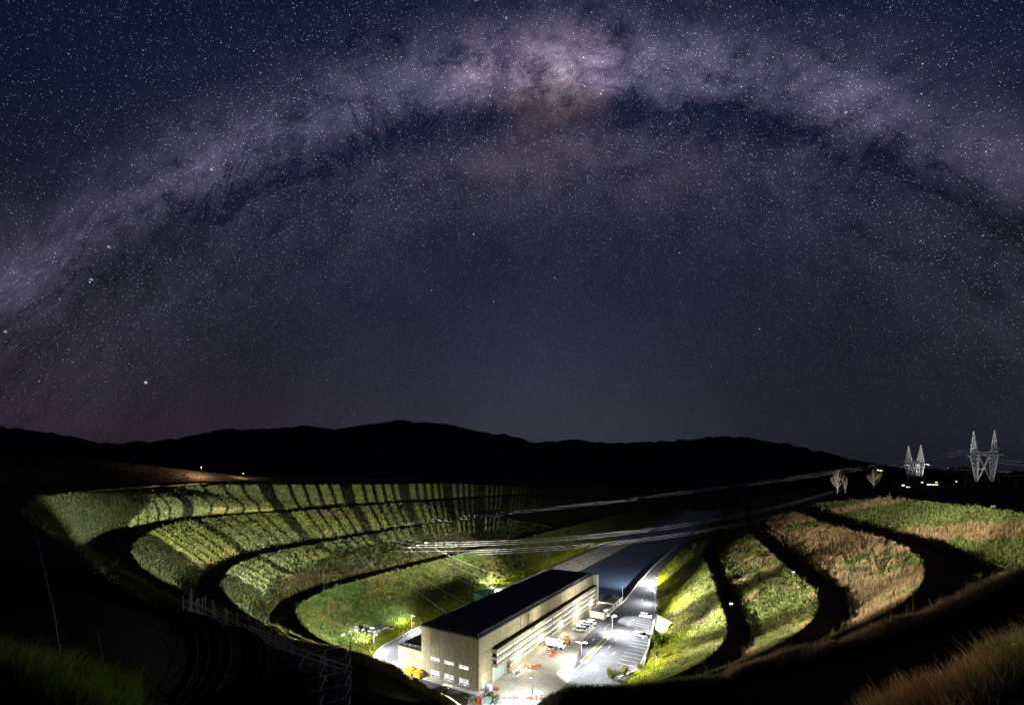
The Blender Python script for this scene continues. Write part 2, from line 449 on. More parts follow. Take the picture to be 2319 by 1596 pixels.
def offset(C, w, side, dz=0.15):
    """a bench: the contour moved outwards from the canal"""
    T_ = np.gradient(C[:, :2], axis=0)
    for _ in range(6): T_ = np.c_[ker(T_[:, 0], 3), ker(T_[:, 1], 3)]
    T_ /= np.linalg.norm(T_, axis=1)[:, None]
    Nn = np.c_[T_[:, 1], -T_[:, 0]] * side
    Q = C.copy(); Q[:, :2] += Nn * w; Q[:, 2] += dz; return Q


L1f = offset(L2c, 7.0, 1); L2f = offset(L3c, 6.0, 1); L3f = offset(L4c, 7.0, 1)
R1f = offset(R2c, 6.5, -1); R2f = offset(R3c, 6.0, -1); R3f = offset(R4c, 5.5, -1)
L0f = contour([W(700, 215, 44), W(500, 225, 48), PB(596, 1084.5, 232), PB(420, 1090, 232), PB(224, 1091, 232), PB(0, 1090, 232), PB(-200, 1092, 232)], [W(-90, 200, 49.5), W(-130, 120, 50), W(-120, 60, 50)])
L0c = contour([W(700, 235, 46), W(500, 240, 49), PB(596, 1082, 250), PB(448, 1066, 252), PB(336, 1055, 252), PB(238, 1043.7, 252), PB(168, 1041, 252), PB(0, 1041, 252), PB(-200, 1041, 252)], [W(-140, 230, 60), W(-190, 120, 60), W(-190, 60, 60)])
L0o = contour([W(700, 900, 40), W(0, 900, 45), W(-300, 700, 50)], [W(-400, 300, 55), W(-400, 60, 55)])
R0a = contour([W(700, -200, 44), W(420, -200, 47), W(260, -185, 47.5), W(180, -160, 47.5), W(100, -150, 47)], [W(40, -150, 47), W(-10, -140, 47), W(-60, -100, 47)])
R0o = contour([W(900, -900, 42), W(300, -900, 46), W(0, -900, 47)], [W(-200, -700, 47), W(-300, -300, 47)])


# colour of the plant cover, by bank and by place on it
GREEN = np.array([0.080, 0.092, 0.027]); GREY = np.array([0.078, 0.094, 0.044]); BROWN = np.array([0.180, 0.105, 0.050])
LUSH = np.array([0.165, 0.190, 0.015]); STRAW = np.array([0.235, 0.145, 0.080]); EARTH = np.array([0.060, 0.048, 0.032])


def mix(a, b, k): return a * (1 - k[:, None]) + b * k[:, None]


def sstep(x, a, b): t = np.clip((x - a) / (b - a), 0, 1); return t * t * (3 - 2 * t)


def cover(bank, s, t, x, y):
    """s runs along the bank 0..1, t from crest 0 to foot 1; returns colour and the share of tall straw"""
    n = fnoise(x, y, 0.05, 11); n2_ = fnoise(x, y, 0.16, 23); n3_ = fnoise(x, y, 0.5, 31)
    straw = np.zeros_like(x)
    if bank in ('L1', 'L2'):
        c = mix(np.tile(GREY, (len(x), 1)), GREEN * 1.15, sstep(n, 0.35, 0.7))
        straw = sstep(n2_, 0.62, 0.8) * sstep(t, 0.5, 0.95)
    elif bank == 'L0':
        c = mix(np.tile(GREY * 0.6, (len(x), 1)), BROWN * 0.9, sstep(n + 0.25 * np.exp(-((s - 0.52) / 0.08) ** 2), 0.45, 0.6))
        straw = sstep(n, 0.5, 0.6)
    elif bank == 'L3':
        c = mix(np.tile(GREY * 0.95, (len(x), 1)), GREEN, sstep(n, 0.4, 0.7))
        straw = np.maximum(sstep(n2_ + 0.5 * np.exp(-((s - 0.66) / 0.03) ** 2) * sstep(t, 0.35, 0.8), 0.72, 0.9), sstep(t + 0.2 * (n2_ - 0.5), 0.9, 1.0)) * 0.5
    elif bank == 'L4':
        c = mix(np.tile(GREEN * 1.0, (len(x), 1)), np.array([0.062, 0.105, 0.028]), sstep(n, 0.4, 0.65))
        straw = sstep(n2_, 0.60, 0.80) * 0.4
        c = mix(c, LUSH, sstep(t, 0.72, 0.95))
    elif bank == 'R4':
        c = mix(np.tile(GREEN * 1.1, (len(x), 1)), LUSH, sstep(t + 0.5 * (n2_ - 0.5), 0.35, 0.8))
        straw = sstep(n2_, 0.58, 0.8) * 0.55
    elif bank == 'R3':
        c = mix(np.tile(GREEN, (len(x), 1)), GREEN * np.array([1.25, 1.2, 1.0]), sstep(n, 0.4, 0.7))
        straw = np.maximum(sstep(0.50 - s + 0.35 * (n2_ - 0.5), -0.02, 0.06), sstep(n2_, 0.60, 0.72) * 0.8)
    elif bank == 'R2':
        c = mix(np.tile(GREEN, (len(x), 1)), GREEN * 1.3, sstep(n, 0.4, 0.7))
        q = np.sin(s * 61.0 + t * 2.0 + 4 * n) + 1.6 * (n2_ - 0.5) - 0.8 * (1 - t) + 0.75
        straw = sstep(q, -0.75, -0.45)
    else:
        c = mix(np.tile(GREEN * 0.95, (len(x), 1)), GREEN * 1.35, sstep(n2_, 0.4, 0.7))
        q = np.abs(((s * 9.0 + t * 0.55 + 0.25 * (n - 0.5)) % 1.0) - 0.5)
        straw = np.maximum(sstep(q, 0.36, 0.40), sstep(s, 0.70, 0.74) * sstep(t, 0.4, 0.6))
    c = mix(c, STRAW if bank in ('R1', 'R2', 'R3') else BROWN * 1.05, straw * (0.75 if bank[0] == 'R' else 0.6))
    soil = sstep(fnoise(x, y, 0.07, 77), 0.66, 0.78)
    c = mix(c, EARTH * 1.7, soil * 0.7)
    c = c * (0.62 + 0.76 * n3_)[:, None]
    return c, straw


class Terrain:
    def __init__(s): s.v = []; s.f = []; s.c = []; s.n = 0
    def grid(s, G, C):
        a, b = G.shape[:2]; i = np.arange(a * b).reshape(a, b) + s.n
        s.v.append(G.reshape(-1, 3)); s.c.append(C.reshape(-1, 3))
        s.f.append(np.stack([i[:-1, :-1], i[1:, :-1], i[1:, 1:], i[:-1, 1:]], -1).reshape(-1, 4)); s.n += a * b


def np_mesh(name, V, F, C=None, smooth=True):
    me = bpy.data.meshes.new(name); k = F.shape[1]
    me.vertices.add(len(V)); me.vertices.foreach_set('co', np.ascontiguousarray(V, np.float32).ravel())
    me.loops.add(F.size); me.loops.foreach_set('vertex_index', np.ascontiguousarray(F, np.int32).ravel())
    me.polygons.add(len(F)); me.polygons.foreach_set('loop_start', np.arange(0, F.size, k, dtype=np.int32))
    me.polygons.foreach_set('use_smooth', np.full(len(F), smooth))
    if C is not None:
        at = me.attributes.new('Col', 'FLOAT_COLOR', 'POINT')
        at.data.foreach_set('color', np.c_[C, np.ones(len(C))].astype(np.float32).ravel())
    me.update(calc_edges=True); me.validate(); return me


terr = Terrain(); banks = {}


def strip(A, B, n, bank=None, rough=0.0, seed=0, sag=0.0, col_=EARTH):
    t = np.linspace(0, 1, n)
    G = A[:, None, :] * (1 - t)[None, :, None] + B[:, None, :] * t[None, :, None]
    if sag:
        G[..., 2] += (sag * np.sin(np.pi * t))[None, :]
    if rough:
        w = np.sin(np.pi * t) ** 0.5
        G[..., 2] += (fnoise(G[..., 0], G[..., 1], 0.13, 5 + seed) - 0.5) * rough * w[None, :] + (vnoise(G[..., 0], G[..., 1], 0.6, 9 + seed) - 0.5) * rough * 0.45 * w[None, :]
    if bank:
        s_ = np.repeat(np.linspace(0, 1, len(A)), n); t_ = np.tile(t, len(A))
        C, st = cover(bank, s_, t_, G[..., 0].ravel(), G[..., 1].ravel()); C = C * 0.8
        banks[bank] = G
    else:
        k = fnoise(G[..., 0].ravel(), G[..., 1].ravel(), 0.08, 3)
        C = np.tile(col_, (G.shape[0] * n, 1)) * (0.6 + 0.8 * k)[:, None]
    terr.grid(G, C.reshape(*G.shape))


for nm, cr, ft in (('L1', L1c, L1f), ('L2', L2c, L2f), ('L3', L3c, L3f), ('L4', L4c, L4f), ('R1', R1c, R1f), ('R2', R2c, R2f), ('R3', R3c, R3f), ('R4', R4c, R4f), ('L0', L0c, L0f)):
    strip(cr, ft, 14, nm, 1.1)
for up_, dn_ in ((L0f, L1c), (L1f, L2c), (L2f, L3c), (L3f, L4c), (R1f, R2c), (R2f, R3c), (R3f, R4c)):
    strip(up_, dn_, 5, None, 0.5)
strip(L0o, L0c, 6); strip(R0a, R1c, 8, None, 1.0); strip(R0o, R0a, 5)

# the near hillside between the camera and the cut: x of the photograph, silhouette y, depth
SIL = [(-500, 1085, 55), (-200, 1100, 57), (-60, 1130, 58), (30, 1175, 59), (112, 1217, 58), (168, 1250, 57), (207, 1274, 57), (263, 1303, 56), (322, 1336, 55), (371, 1364, 55), (425, 1389, 54), (500, 1408, 54), (589, 1430, 56),
       (641, 1452, 58), (720, 1471, 61), (788, 1480, 64), (839, 1494, 67), (900, 1521, 71), (980, 1566, 76), (1012, 1586, 78), (1050, 1622, 70), (1110, 1660, 58), (1170, 1650, 48), (1200, 1618, 40), (1230, 1590, 36),
       (1252, 1579, 35), (1300, 1564, 35), (1428, 1560, 37), (1530, 1549, 38), (1632, 1528, 37), (1744, 1509, 35), (1856, 1479, 32), (1968, 1450, 30), (2042, 1424, 29), (2116, 1398, 28), (2191, 1365, 28), (2265, 1331, 28),
       (2330, 1298, 28), (2450, 1240, 27), (2700, 1160, 26), (3100, 1100, 26)]
sx = np.array([p[0] for p in SIL], float); sy = np.array([p[1] for p in SIL], float); sd = np.array([p[2] for p in SIL], float)
xs = np.linspace(-500, 3100, 360)
ys = np.interp(xs, sx, sy); ds = np.interp(xs, sx, sd)


ys = ker(ys, 1); ds = ker(ds, 3)
sil = np.array([PD(a, b, c) for a, b, c in zip(xs, ys, ds)])
lx = (xs - 1159) / 961.0
lw = np.clip((700 - xs) / 700, 0, 1); rw = np.clip((xs - 1700) / 500, 0, 1)
# knolls just below the camera at both sides
kn_d = 7.5 + 0 * xs
kn_y = np.interp(xs, [-500, 0, 150, 300, 420, 520, 700, 1000, 1300, 1700, 1980, 2100, 2200, 2318, 2450, 3100], [1440, 1500, 1530, 1575, 1600, 1640, 1740, 1900, 1900, 1720, 1640, 1590, 1545, 1490, 1430, 1250])
kn = np.array([PD(a, b, c) for a, b, c in zip(xs, kn_y, kn_d)])
foot0 = np.stack([lx * 1.5, np.full_like(xs, 1.5), np.minimum(48.6, kn[:, 2] + 1.9)], 1)
rows = [foot0]
for q in (0.25, 0.5, 0.75, 1.0): rows.append(foot0 * (1 - q) + kn * q)
dip = np.interp(xs, [-500, 0, 250, 500, 800, 1100, 1300, 1700, 2318, 3100], [5, 6, 8.5, 8, 9, 6, 3, 3.5, 4, 3])
for q in np.linspace(0.08, 1.0, 14):
    p = kn * (1 - q) + sil * q
    p[:, 2] -= dip * np.sin(np.pi * q ** 0.8)
    rows.append(p)
dirs = sil[:, :2] / np.linalg.norm(sil[:, :2], axis=1)[:, None]
fw = np.repeat(np.array([[0.2, 1.0]]), len(xs), 0) / 1.02
slope = np.interp(xs, [-500, 600, 1000, 1110, 1230, 1500, 2318, 3100], [0.75, 0.75, 0.62, 0.75, 0.9, 0.9, 0.85, 0.8])
for q in (2, 5, 10, 18, 30, 45, 60):
    rows.append(np.c_[sil[:, :2] + fw * q, np.maximum(sil[:, 2] - q * slope - 0.25, -1.5)])
HS = np.stack(rows, 1)
HS[..., 2] += (fnoise(HS[..., 0], HS[..., 1], 0.35, 77) - 0.5) * 0.5 * np.clip((HS[..., 1] - 4) / 10, 0, 1)
kk = fnoise(HS[..., 0].ravel(), HS[..., 1].ravel(), 0.15, 13)
terr.grid(HS, (np.array([0.030, 0.028, 0.016])[None, :] * (0.6 + 0.8 * kk)[:, None]).reshape(*HS.shape))
tm = np_mesh('terrain', np.concatenate(terr.v), np.concatenate(terr.f), np.concatenate(terr.c))
tag(link('terrain', tm, M['earth']), kind='structure')

# ------------------------------------------------------------------ ground sheet, water, yard
g = MB(); g.add([(-16000, -300, -4.2), (16000, -300, -4.2), (16000, 16000, -4.2), (-16000, 16000, -4.2)], [(0, 1, 2, 3)])
tag(g.build('ground', mat('plain_grass', (0.03, 0.035, 0.022), 1.0, 0.4, 0.02, spec=0.0)), kind='structure')


def sheet(name, pts, z, m, thick=0.0):
    b = MB(); n = len(pts); v = [W(a, bb, z) for a, bb in pts]
    b.add(v, [tuple(range(n))]); return tag(b.build(name, m), kind='structure')


def ribbon(name, left, right, z, m, zr=None):
    b = MB(); n = len(left)
    v = [W(a, q, z) for a, q in left] + [W(a, q, z if zr is None else zr) for a, q in right]
    b.add(v, [(i, i + 1, n + i + 1, n + i) for i in range(n - 1)]); return tag(b.build(name, m), kind='structure')


KERB = [(83, -8.2), (95, -8.0), (120, -6.0), (166, -3.2), (246, -2.0), (465, 3.5), (700, 8)]
sheet('canal_water', [(82, 40), (700, 46), (700, 4), (465, 0), (246, -5), (166, -6), (82, -7)], -3.0, M['water'])
sheet('yard', [(-22, 48), (83.5, 49), (83.5, -36), (-22, -36)], -0.012, M['asphalt'])
ribbon('road', KERB, [(83, -36), (95, -24), (120, -20), (166, -12), (246, -10.5), (465, -6), (700, -3)], -0.016, M['asphalt'])
ribbon('canal_bank', [(84, -2.5), (95, -4.0), (120, -2.0), (166, 0.8), (246, 1.8), (465, 7.5), (700, 12)], KERB, -3.3, M['earth'] if False else mat('bank_grass', (0.10, 0.12, 0.03), 0.95, 0.5, 1.5, spec=0.1), zr=-0.02)
ribbon('stone_bank', [(84, 45), (100, 45), (190, 46), (400, 47), (700, 50)], [(84, 31), (100, 32), (190, 33), (400, 36), (700, 44)], -0.03, M['rock'], zr=-3.4)
ribbon('canal_path', [(80, 52), (100, 52), (190, 52), (400, 52), (700, 54)], [(80, 44), (100, 44.5), (190, 45.5), (400, 46.5), (700, 49.5)], -0.008, mat('gravel_path', (0.17, 0.16, 0.12), 0.95, 0.3, 0.8))
APR = [(-9, 0.3), (-9, -13), (3, -15), (16.6, -16.3), (30, -12.6), (44.8, -9), (55.8, -8.8), (60.3, -4.3), (62, 0.3)]
sheet('concrete_apron', APR, -0.002, M['apron'])

# ------------------------------------------------------------------ powerhouse
PH = empty('powerhouse', W(0, 0, 0), YAW)
tag(PH, 'long concrete powerhouse with dark flat roof and rows of lit windows beside the canal', 'building')
LEN, WID, HT, ANX = 80.0, 17.9, 12.45, 26.0
T = 0.35


def part(name, m, build, parent=PH, smooth=False):
    b = MB(); build(b); return b.build(name, m, parent, smooth)


# --- near wall: structural core with openings, cast panels in front of it
wins = []      # (b0, b1, z0, z1)
for (b0, b1) in ((11.95, 14.9), (7.42, 10.4), (2.95, 5.9)):
    wins.append((b0, b1, 4.5, 5.36)); wins.append((b0, b1, 0.48, 2.15))
edges = [0.0, 1.45, 2.95, 5.9, 7.42, 10.4, 11.95, 14.9, 16.4, WID]


def near_cells():
    for i in range(len(edges) - 1):
        b0, b1 = edges[i], edges[i + 1]
        op = sorted([(w[2], w[3]) for w in wins if abs(w[0] - b0) < 0.01])
        zs = [0.0] + [q for o in op for q in o] + [HT]
        for k in range(0, len(zs), 2): yield b0, b1, zs[k], zs[k + 1]


core = MB()
for b0, b1, z0, z1 in near_cells(): core.box(0.07, T, b0 + (0.36 if b0 == 0 else 0), b1, z0, z1)
core.build('wall_core', M['concrete'], PH)
for b0, b1, z0, z1 in near_cells():
    zz = [z0] + [q for q in (3.1, 6.6, 9.6) if z0 + 0.3 < q < z1 - 0.3] + [z1]
    for k in range(len(zz) - 1):
        part('wall_panel', M['concrete'], lambda m: m.box(0.0, 0.068, b0 + 0.03, b1 - 0.03, zz[k] + (0.03 if k else 0), zz[k + 1] - 0.001))
for i, q in enumerate(np.linspace(WID, ANX, 4)[:-1]):
    part('wall_panel', M['concrete'], lambda m: m.box(0.0, 0.068, q + 0.03, q + 2.7 - 0.03, 0, 5.9))
for (b0, b1, z0, z1) in wins:
    w = part('window', M['dark'], lambda m: (m.box(0.10, 0.18, b0, b0 + 0.07, z0, z1), m.box(0.10, 0.18, b1 - 0.07, b1, z0, z1), m.box(0.10, 0.18, (b0 + b1) / 2 - 0.05, (b0 + b1) / 2 + 0.05, z0, z1),
                                             m.box(0.10, 0.18, b0 + 0.07, b1 - 0.07, z0, z0 + 0.06), m.box(0.10, 0.18, b0 + 0.07, b1 - 0.07, z1 - 0.06, z1)))
    for j in (0, 1):
        c0 = b0 + 0.08 if j == 0 else (b0 + b1) / 2 + 0.06; c1 = (b0 + b1) / 2 - 0.06 if j == 0 else b1 - 0.08
        part('pane', M['litcool'] if z0 < 2 else M['lit'], lambda m: m.box(0.13, 0.15, c0, c1, z0 + 0.07, z1 - 0.07), w)
        if z0 < 2 and j == 0: part('notice', M['dark'], lambda m: m.box(0.11, 0.125, c1 - 0.55, c1 - 0.25, z1 - 0.6, z1 - 0.3), w)
        if z0 < 2: part('bench', M['iron'], lambda m: m.box(0.112, 0.126, c0 + 0.1, c1 - 0.15, z0 + 0.1, z0 + 0.45), w)
    part('sill', M['concrete_pale'], lambda m: m.box(-0.05, 0.10, b0, b1, z0 - 0.08, z0 - 0.002), w)

# --- annex
part('annex_wall', M['concrete'], lambda m: (m.box(0.07, T, WID, ANX, 0, 5.9), m.box(T, LEN, ANX - T, ANX, 0, 5.9), m.box(LEN - T, LEN, WID, ANX - T, 0, 5.9)))
part('annex_roof', M['roof'], lambda m: m.box(0.01, LEN, WID + 0.02, ANX + 0.1, 5.9, 6.15))
# --- right wall: plain cast panels above the galleries
part('right_wall', M['concrete'], lambda m: (m.box(T, 5.6, 0.07, T, 0, HT), m.box(5.6, LEN - 1.6, 0.07, T, 0, HT)))
part('corner_pier', M['concrete'], lambda m: m.box(0.0, 0.62, -0.02, 0.36, 0, HT))
for i in range(26):
    a0 = 0.64 + i * 3.0
    for (z0, z1) in ((8.35, 10.0), (10.0, HT)):
        part('wall_panel', M['concrete'], lambda m: m.box(a0 + 0.03, min(a0 + 2.97, 78.4), 0.0, 0.068, z0 + 0.03, z1 - 0.001))
for i, a0 in enumerate((0.64, 3.64)):
    for (z0, z1) in ((0.0, 3.1), (3.13, 5.6), (5.63, 8.33)):
        if i == 0 and z0 == 0: continue
        part('wall_panel', M['concrete'], lambda m: m.box(a0 + 0.03, min(a0 + 2.97, 5.55), 0.0, 0.068, z0, z1))
part('wall_panel', M['concrete'], lambda m: (m.box(0.67, 1.5, 0, 0.068, 0, 3.1), m.box(2.6, 3.61, 0, 0.068, 0, 3.1), m.box(1.5, 2.6, 0, 0.068, 2.15, 3.1)))
dd = part('entrance_door', M['white'], lambda m: m.box(1.52, 2.58, 0.02, 0.062, 0.0, 2.1))
part('handle', M['dark'], lambda m: m.box(2.4, 2.46, -0.03, 0.02, 1.0, 1.15), dd)
part('wall_lamp', M['dark'], lambda m: m.box(1.75, 3.0, -0.12, -0.002, 2.3, 2.45))
# --- end fin, end wall, left wall with unseen clerestory openings shaped to cast light stripes
part('end_wall', M['concrete_pale'], lambda m: (m.box(LEN - 1.5, LEN, -1.75, WID, 0, HT + 0.1), ))
sill, head = 10.80, 12.30
lw_ = MB(); lw_.box(T, LEN - 1.5, WID - T, WID - 0.002, 0, sill); lw_.box(T, LEN - 1.5, WID - T, WID - 0.002, head, HT)
lw_.build('left_wall', M['concrete'], PH)
a = 8.9
mull = MB()
part('clerestory_pier', M['concrete'], lambda m: m.box(T, a, WID - T, WID - 0.002, sill, head))
while a < LEN - 4:
    part('clerestory_pier', M['concrete'], lambda m: m.box(a, a + 0.36, WID - T, WID - 0.002, sill, head))
    for k in range(1, 5): mull.box(a + 0.42 + k * 0.5 - 0.045, a + 0.42 + k * 0.5 + 0.045, WID - 0.3, WID - 0.15, sill, head)
    a += 2.92
part('clerestory_pier', M['concrete'], lambda m: m.box(a, LEN - 1.5, WID - T, WID - 0.002, sill, head))
mull.build('clerestory_mullion', M['dark'], PH)['kind'] = 'stuff'
# --- roof
rf = part('roof', M['roof'], lambda m: m.box(-0.12, LEN - 1.5, -0.12, WID + 0.12, HT, HT + 0.42))


def railing(pts, h=0.95, step=1.5, mid=True, r=0.028, rp=0.03):
    m = MB()
    for i in range(len(pts) - 1):
        p, q = Vector(pts[i]), Vector(pts[i + 1]); n = max(1, int((q - p).length / step))
        for k in range(n + 1):
            c = p.lerp(q, k / n); m.bar(c, c + Vector((0, 0, h)), rp)
        for zz in ((h, h * 0.5) if mid else (h,)): m.bar(p + Vector((0, 0, zz)), q + Vector((0, 0, zz)), r)
    return m


for q in (5.9, 11.9): part('roof_seam', mat('roof_seam_strip', (0.05, 0.05, 0.055), 0.8), lambda m: m.box(0, LEN - 1.6, q, q + 0.12, HT + .42, HT + .46), rf)
railing([(LEN - 1.8, 0.15, HT + .42), (0.1, 0.15, HT + .42)], 0.8, 1.6).build('roof_railing', M['galv'], rf)
railing([(0.1, 0.3, HT + .42), (0.1, WID - 0.2, HT + .42), (LEN - 1.8, WID - 0.2, HT + .42)], 0.8, 2.0).build('roof_railing', M['dark'], rf)
railing([(0.15, WID + 0.3, 6.15), (0.15, ANX - 0.1, 6.15), (LEN - 1, ANX - 0.1, 6.15)], 0.85, 1.6).build('annex_railing', M['galv'], PH)
# --- galleries of the right facade
G0, G1 = 5.6, LEN - 1.52
BANDS = [(7.35, 8.35), (5.60, 6.35), (3.85, 4.60), (2.20, 2.85)]
GLASS = [(6.37, 7.33), (4.62, 5.58), (2.87, 3.83)]
for k, (z0, z1) in enumerate(BANDS):
    s0 = G0 if k < 3 else 12.2
    n = 10
    for i in range(n):
        a0 = s0 + (G1 - s0) * i / n; a1 = s0 + (G1 - s0) * (i + 1) / n
        part('gallery_parapet', M['concrete'], lambda m: m.box(a0 + (0.02 if i else 0), a1 - 0.02, -1.5, -1.32, z0, z1))
    part('gallery_floor', M['concrete'], lambda m: (m.box(s0, G1, -1.318, -0.002, z0, z0 + 0.16), m.box(s0, s0 + 0.15, -1.318, -0.002, z0 + 0.162, z1)))
    railing([(s0 + 0.1, -1.4, z1), (G1 - 0.1, -1.4, z1)], 0.42, 1.3, False, 0.03, 0.02).build('gallery_railing', M['dark'], PH)
fr = MB(); panes = []
pm = {}
for k, (z0, z1) in enumerate(GLASS):
    s0 = G0 + 0.2 if k < 2 else 12.4
    fr.box(s0, G1, -1.16, -1.10, z0, z1)
    n = int((G1 - s0) / 1.42)
    for i in range(n):
        a0 = s0 + 1.42 * i
        mt = M['lit'] if (i * 7 + k * 3) % 11 else M['litcool']
        if k == 2 and 3 < i < 13: mt = M['litdim']
        if k == 0 and i % 9 == 5: mt = M['litdim']
        key = (k, mt.name)
        if key not in pm:
            b = MB(); b.box(0.13, 1.31, -1.20, -1.162, z0 + 0.05, z1 - 0.05); pm[key] = b.mesh('window_pane')
        link('window_pane', pm[key], mt, PH, (a0, 0, 0))
fr.build('window_frame', M['dark'], PH)
# ground storey of the facade
part('podium_wall', M['concrete'], lambda m: m.box(12.2, G1, -1.15, -0.002, 0, 1.35))
part('podium_backing', M['dark'], lambda m: m.box(12.2, G1, -0.96, -0.5, 1.352, 2.198))
for i in range(36):
    a0 = 13.0 + i * 1.8
    if i in (9, 10): continue
    part('ground_window', M['lit'] if i % 5 else M['litcool'], lambda m: m.box(a0, a0 + 1.5, -1.02, -0.962, 1.42, 2.1))
part('gallery_post', M['concrete'], lambda m: [m.box(q, q + 0.22, -1.28, -1.05, 2.852, 3.848) for q in (12.3,)])
for zb, zt in ((6.352, 7.348), (4.602, 5.598)):
    for q in np.linspace(5.75, G1 - 0.3, 10): part('gallery_post', M['dark'], lambda m: m.box(q, q + 0.16, -1.30, -1.21, zb, zt))
# roller door under the galleries
rd = part('roller_door', M['door'], lambda m: m.box(6.1, 11.4, -0.12, -0.002, 0, 3.6))
for i in range(9): part('door_slat', M['door'], lambda m: m.box(6.1, 11.4, -0.15, -0.121, 0.03 + i * 0.4, 0.38 + i * 0.4), rd)
part('door_jamb', M['concrete_pale'], lambda m: (m.box(5.62, 6.08, -0.35, -0.002, 0, 3.848), m.box(11.42, 12.18, -0.35, -0.002, 0, 3.848)))
st_ = part('stair', M['galv'], lambda m: [m.box(12.3 + i * 0.35, 12.65 + i * 0.35, -2.6, -1.5, 0.0, 0.2 + 0.0 * i) for i in range(3)])
for q in (20.0, 33.0, 47.0, 60.0, 72.0): part('downpipe', M['iron'], lambda m: m.bar((q, -0.06, 8.4), (q, -0.06, HT), 0.07, 6))
# lights added inside the hall, shining through the clerestory onto the far banks
li = bpy.data.lights.new('added_hall_light', 'POINT'); li.energy = 5600000; li.shadow_soft_size = 0.04; li.color = (1.0, 0.96, 0.72)
lo = bpy.data.objects.new('added_hall_light', li); col.objects.link(lo); lo.parent = PH; lo.location = (12.5, 8.0, 10.0)
for (qa, pw) in ((40, 700000), (70, 3000000)):
    li = bpy.data.lights.new('added_hall_light', 'POINT'); li.energy = pw; li.shadow_soft_size = 1.0; li.color = (1.0, 0.97, 0.85)
    lo = bpy.data.objects.new('added_hall_light', li); col.objects.link(lo); lo.parent = PH; lo.location = (qa, 8.0, 11.2)
# footpath slab round the near wall
tag(part('footpath', M['concrete_pale'], lambda m: (m.box(-1.6, -0.004, -0.9, 16, -0.1, 0.12), m.box(0, 1.0, -0.9, -0.03, -0.1, 0.118)), None), kind='structure')
fp = bpy.data.objects['footpath']; fp.location = W(0, 0, 0); fp.rotation_euler = (0, 0, YAW)

# ------------------------------------------------------------------ lamp posts
def point(name, parent, loc, watts, size=0.15, colr=(1.0, 0.97, 0.90)):
    l = bpy.data.lights.new(name, 'POINT'); l.energy = watts; l.shadow_soft_size = size; l.color = colr
    o = bpy.data.objects.new(name, l); col.objects.link(o); o.parent = parent; o.location = loc; return o


def flood(name, parent, loc, target, watts, angle, blend=0.5, size=0.12, colr=(1.0, 0.97, 0.88)):
    """a spot light on its parent, aimed at a world point"""
    l = bpy.data.lights.new(name, 'SPOT'); l.energy = watts; l.spot_size = R(angle); l.spot_blend = blend; l.shadow_soft_size = size; l.color = colr
    o = bpy.data.objects.new(name, l); col.objects.link(o); o.parent = parent; o.location = loc
    wl = parent.location + Vector(loc) if parent.rotation_euler.z == 0 else parent.matrix_basis @ Vector(loc)
    dr = (Vector(target) - wl); q = dr.to_track_quat('-Z', 'Y')
    o.rotation_mode = 'QUATERNION'; o.rotation_quaternion = parent.rotation_euler.to_quaternion().inverted() @ q
    return o


def lamp_post(a, b, h, arms, label, watts, lean=0.0, floods=(), reach=1.3, cool=(0.94, 0.965, 1.0)):
    o = empty('lamp_post', W(a, b, 0), YAW); tag(o, label, 'lamp post', 'lamp posts round the yard')
    part('base', M['concrete_pale'], lambda m: m.lathe([(0.28, 0), (0.28, 0.25), (0.2, 0.35)], n=8), o)
    part('pole', M['galv'], lambda m: m.tube([(0, 0, 0.3), (lean * 0.3, 0, h * 0.5), (lean, 0, h - 0.5)], [0.09, 0.075, 0.06], 8), o)
    for an in arms:
        dx_, dy_ = math.cos(R(an)), math.sin(R(an))
        part('arm', M['galv'], lambda m: m.tube([(lean, 0, h - 0.55), (lean + dx_ * 0.35 * reach, dy_ * 0.35 * reach, h - 0.12), (lean + dx_ * reach * 0.8, dy_ * reach * 0.8, h)], 0.045, 6), o)
        hx, hy = lean + dx_ * reach, dy_ * reach
        hd = part('lamp_head', M['dark'], lambda m: m.tube([(lean + dx_ * reach * 0.75, dy_ * reach * 0.75, h + 0.02), (hx, hy, h + 0.04), (hx + dx_ * 0.3, hy + dy_ * 0.3, h)], [0.08, 0.15, 0.1], 6), o)
        part('lens', M['lamp'], lambda m: m.box(hx - 0.14, hx + 0.14, hy - 0.14, hy + 0.14, h - 0.16, h - 0.13), hd)
        if watts:
            wt_ = watts[arms.index(an)] if isinstance(watts, (tuple, list)) else watts
            tgt = o.matrix_basis @ Vector((hx + dx_ * 6.5, hy + dy_ * 6.5, 0))
            flood('lamp_and_fill_light', o, (hx + dx_ * 0.1, hy + dy_ * 0.1, h - 0.3), tgt, wt_, 155, 1.0, 0.15, cool)
            point('lamp_and_fill_light', o, (hx, hy, h - 0.35), wt_ * 0.3, 0.12, cool)
    for (loc, tgt, wt, ang, bl) in floods: flood('added_flood', o, loc, tgt, wt, ang, bl)  # spots added without fittings, to light banks, walls and foreground
    return o


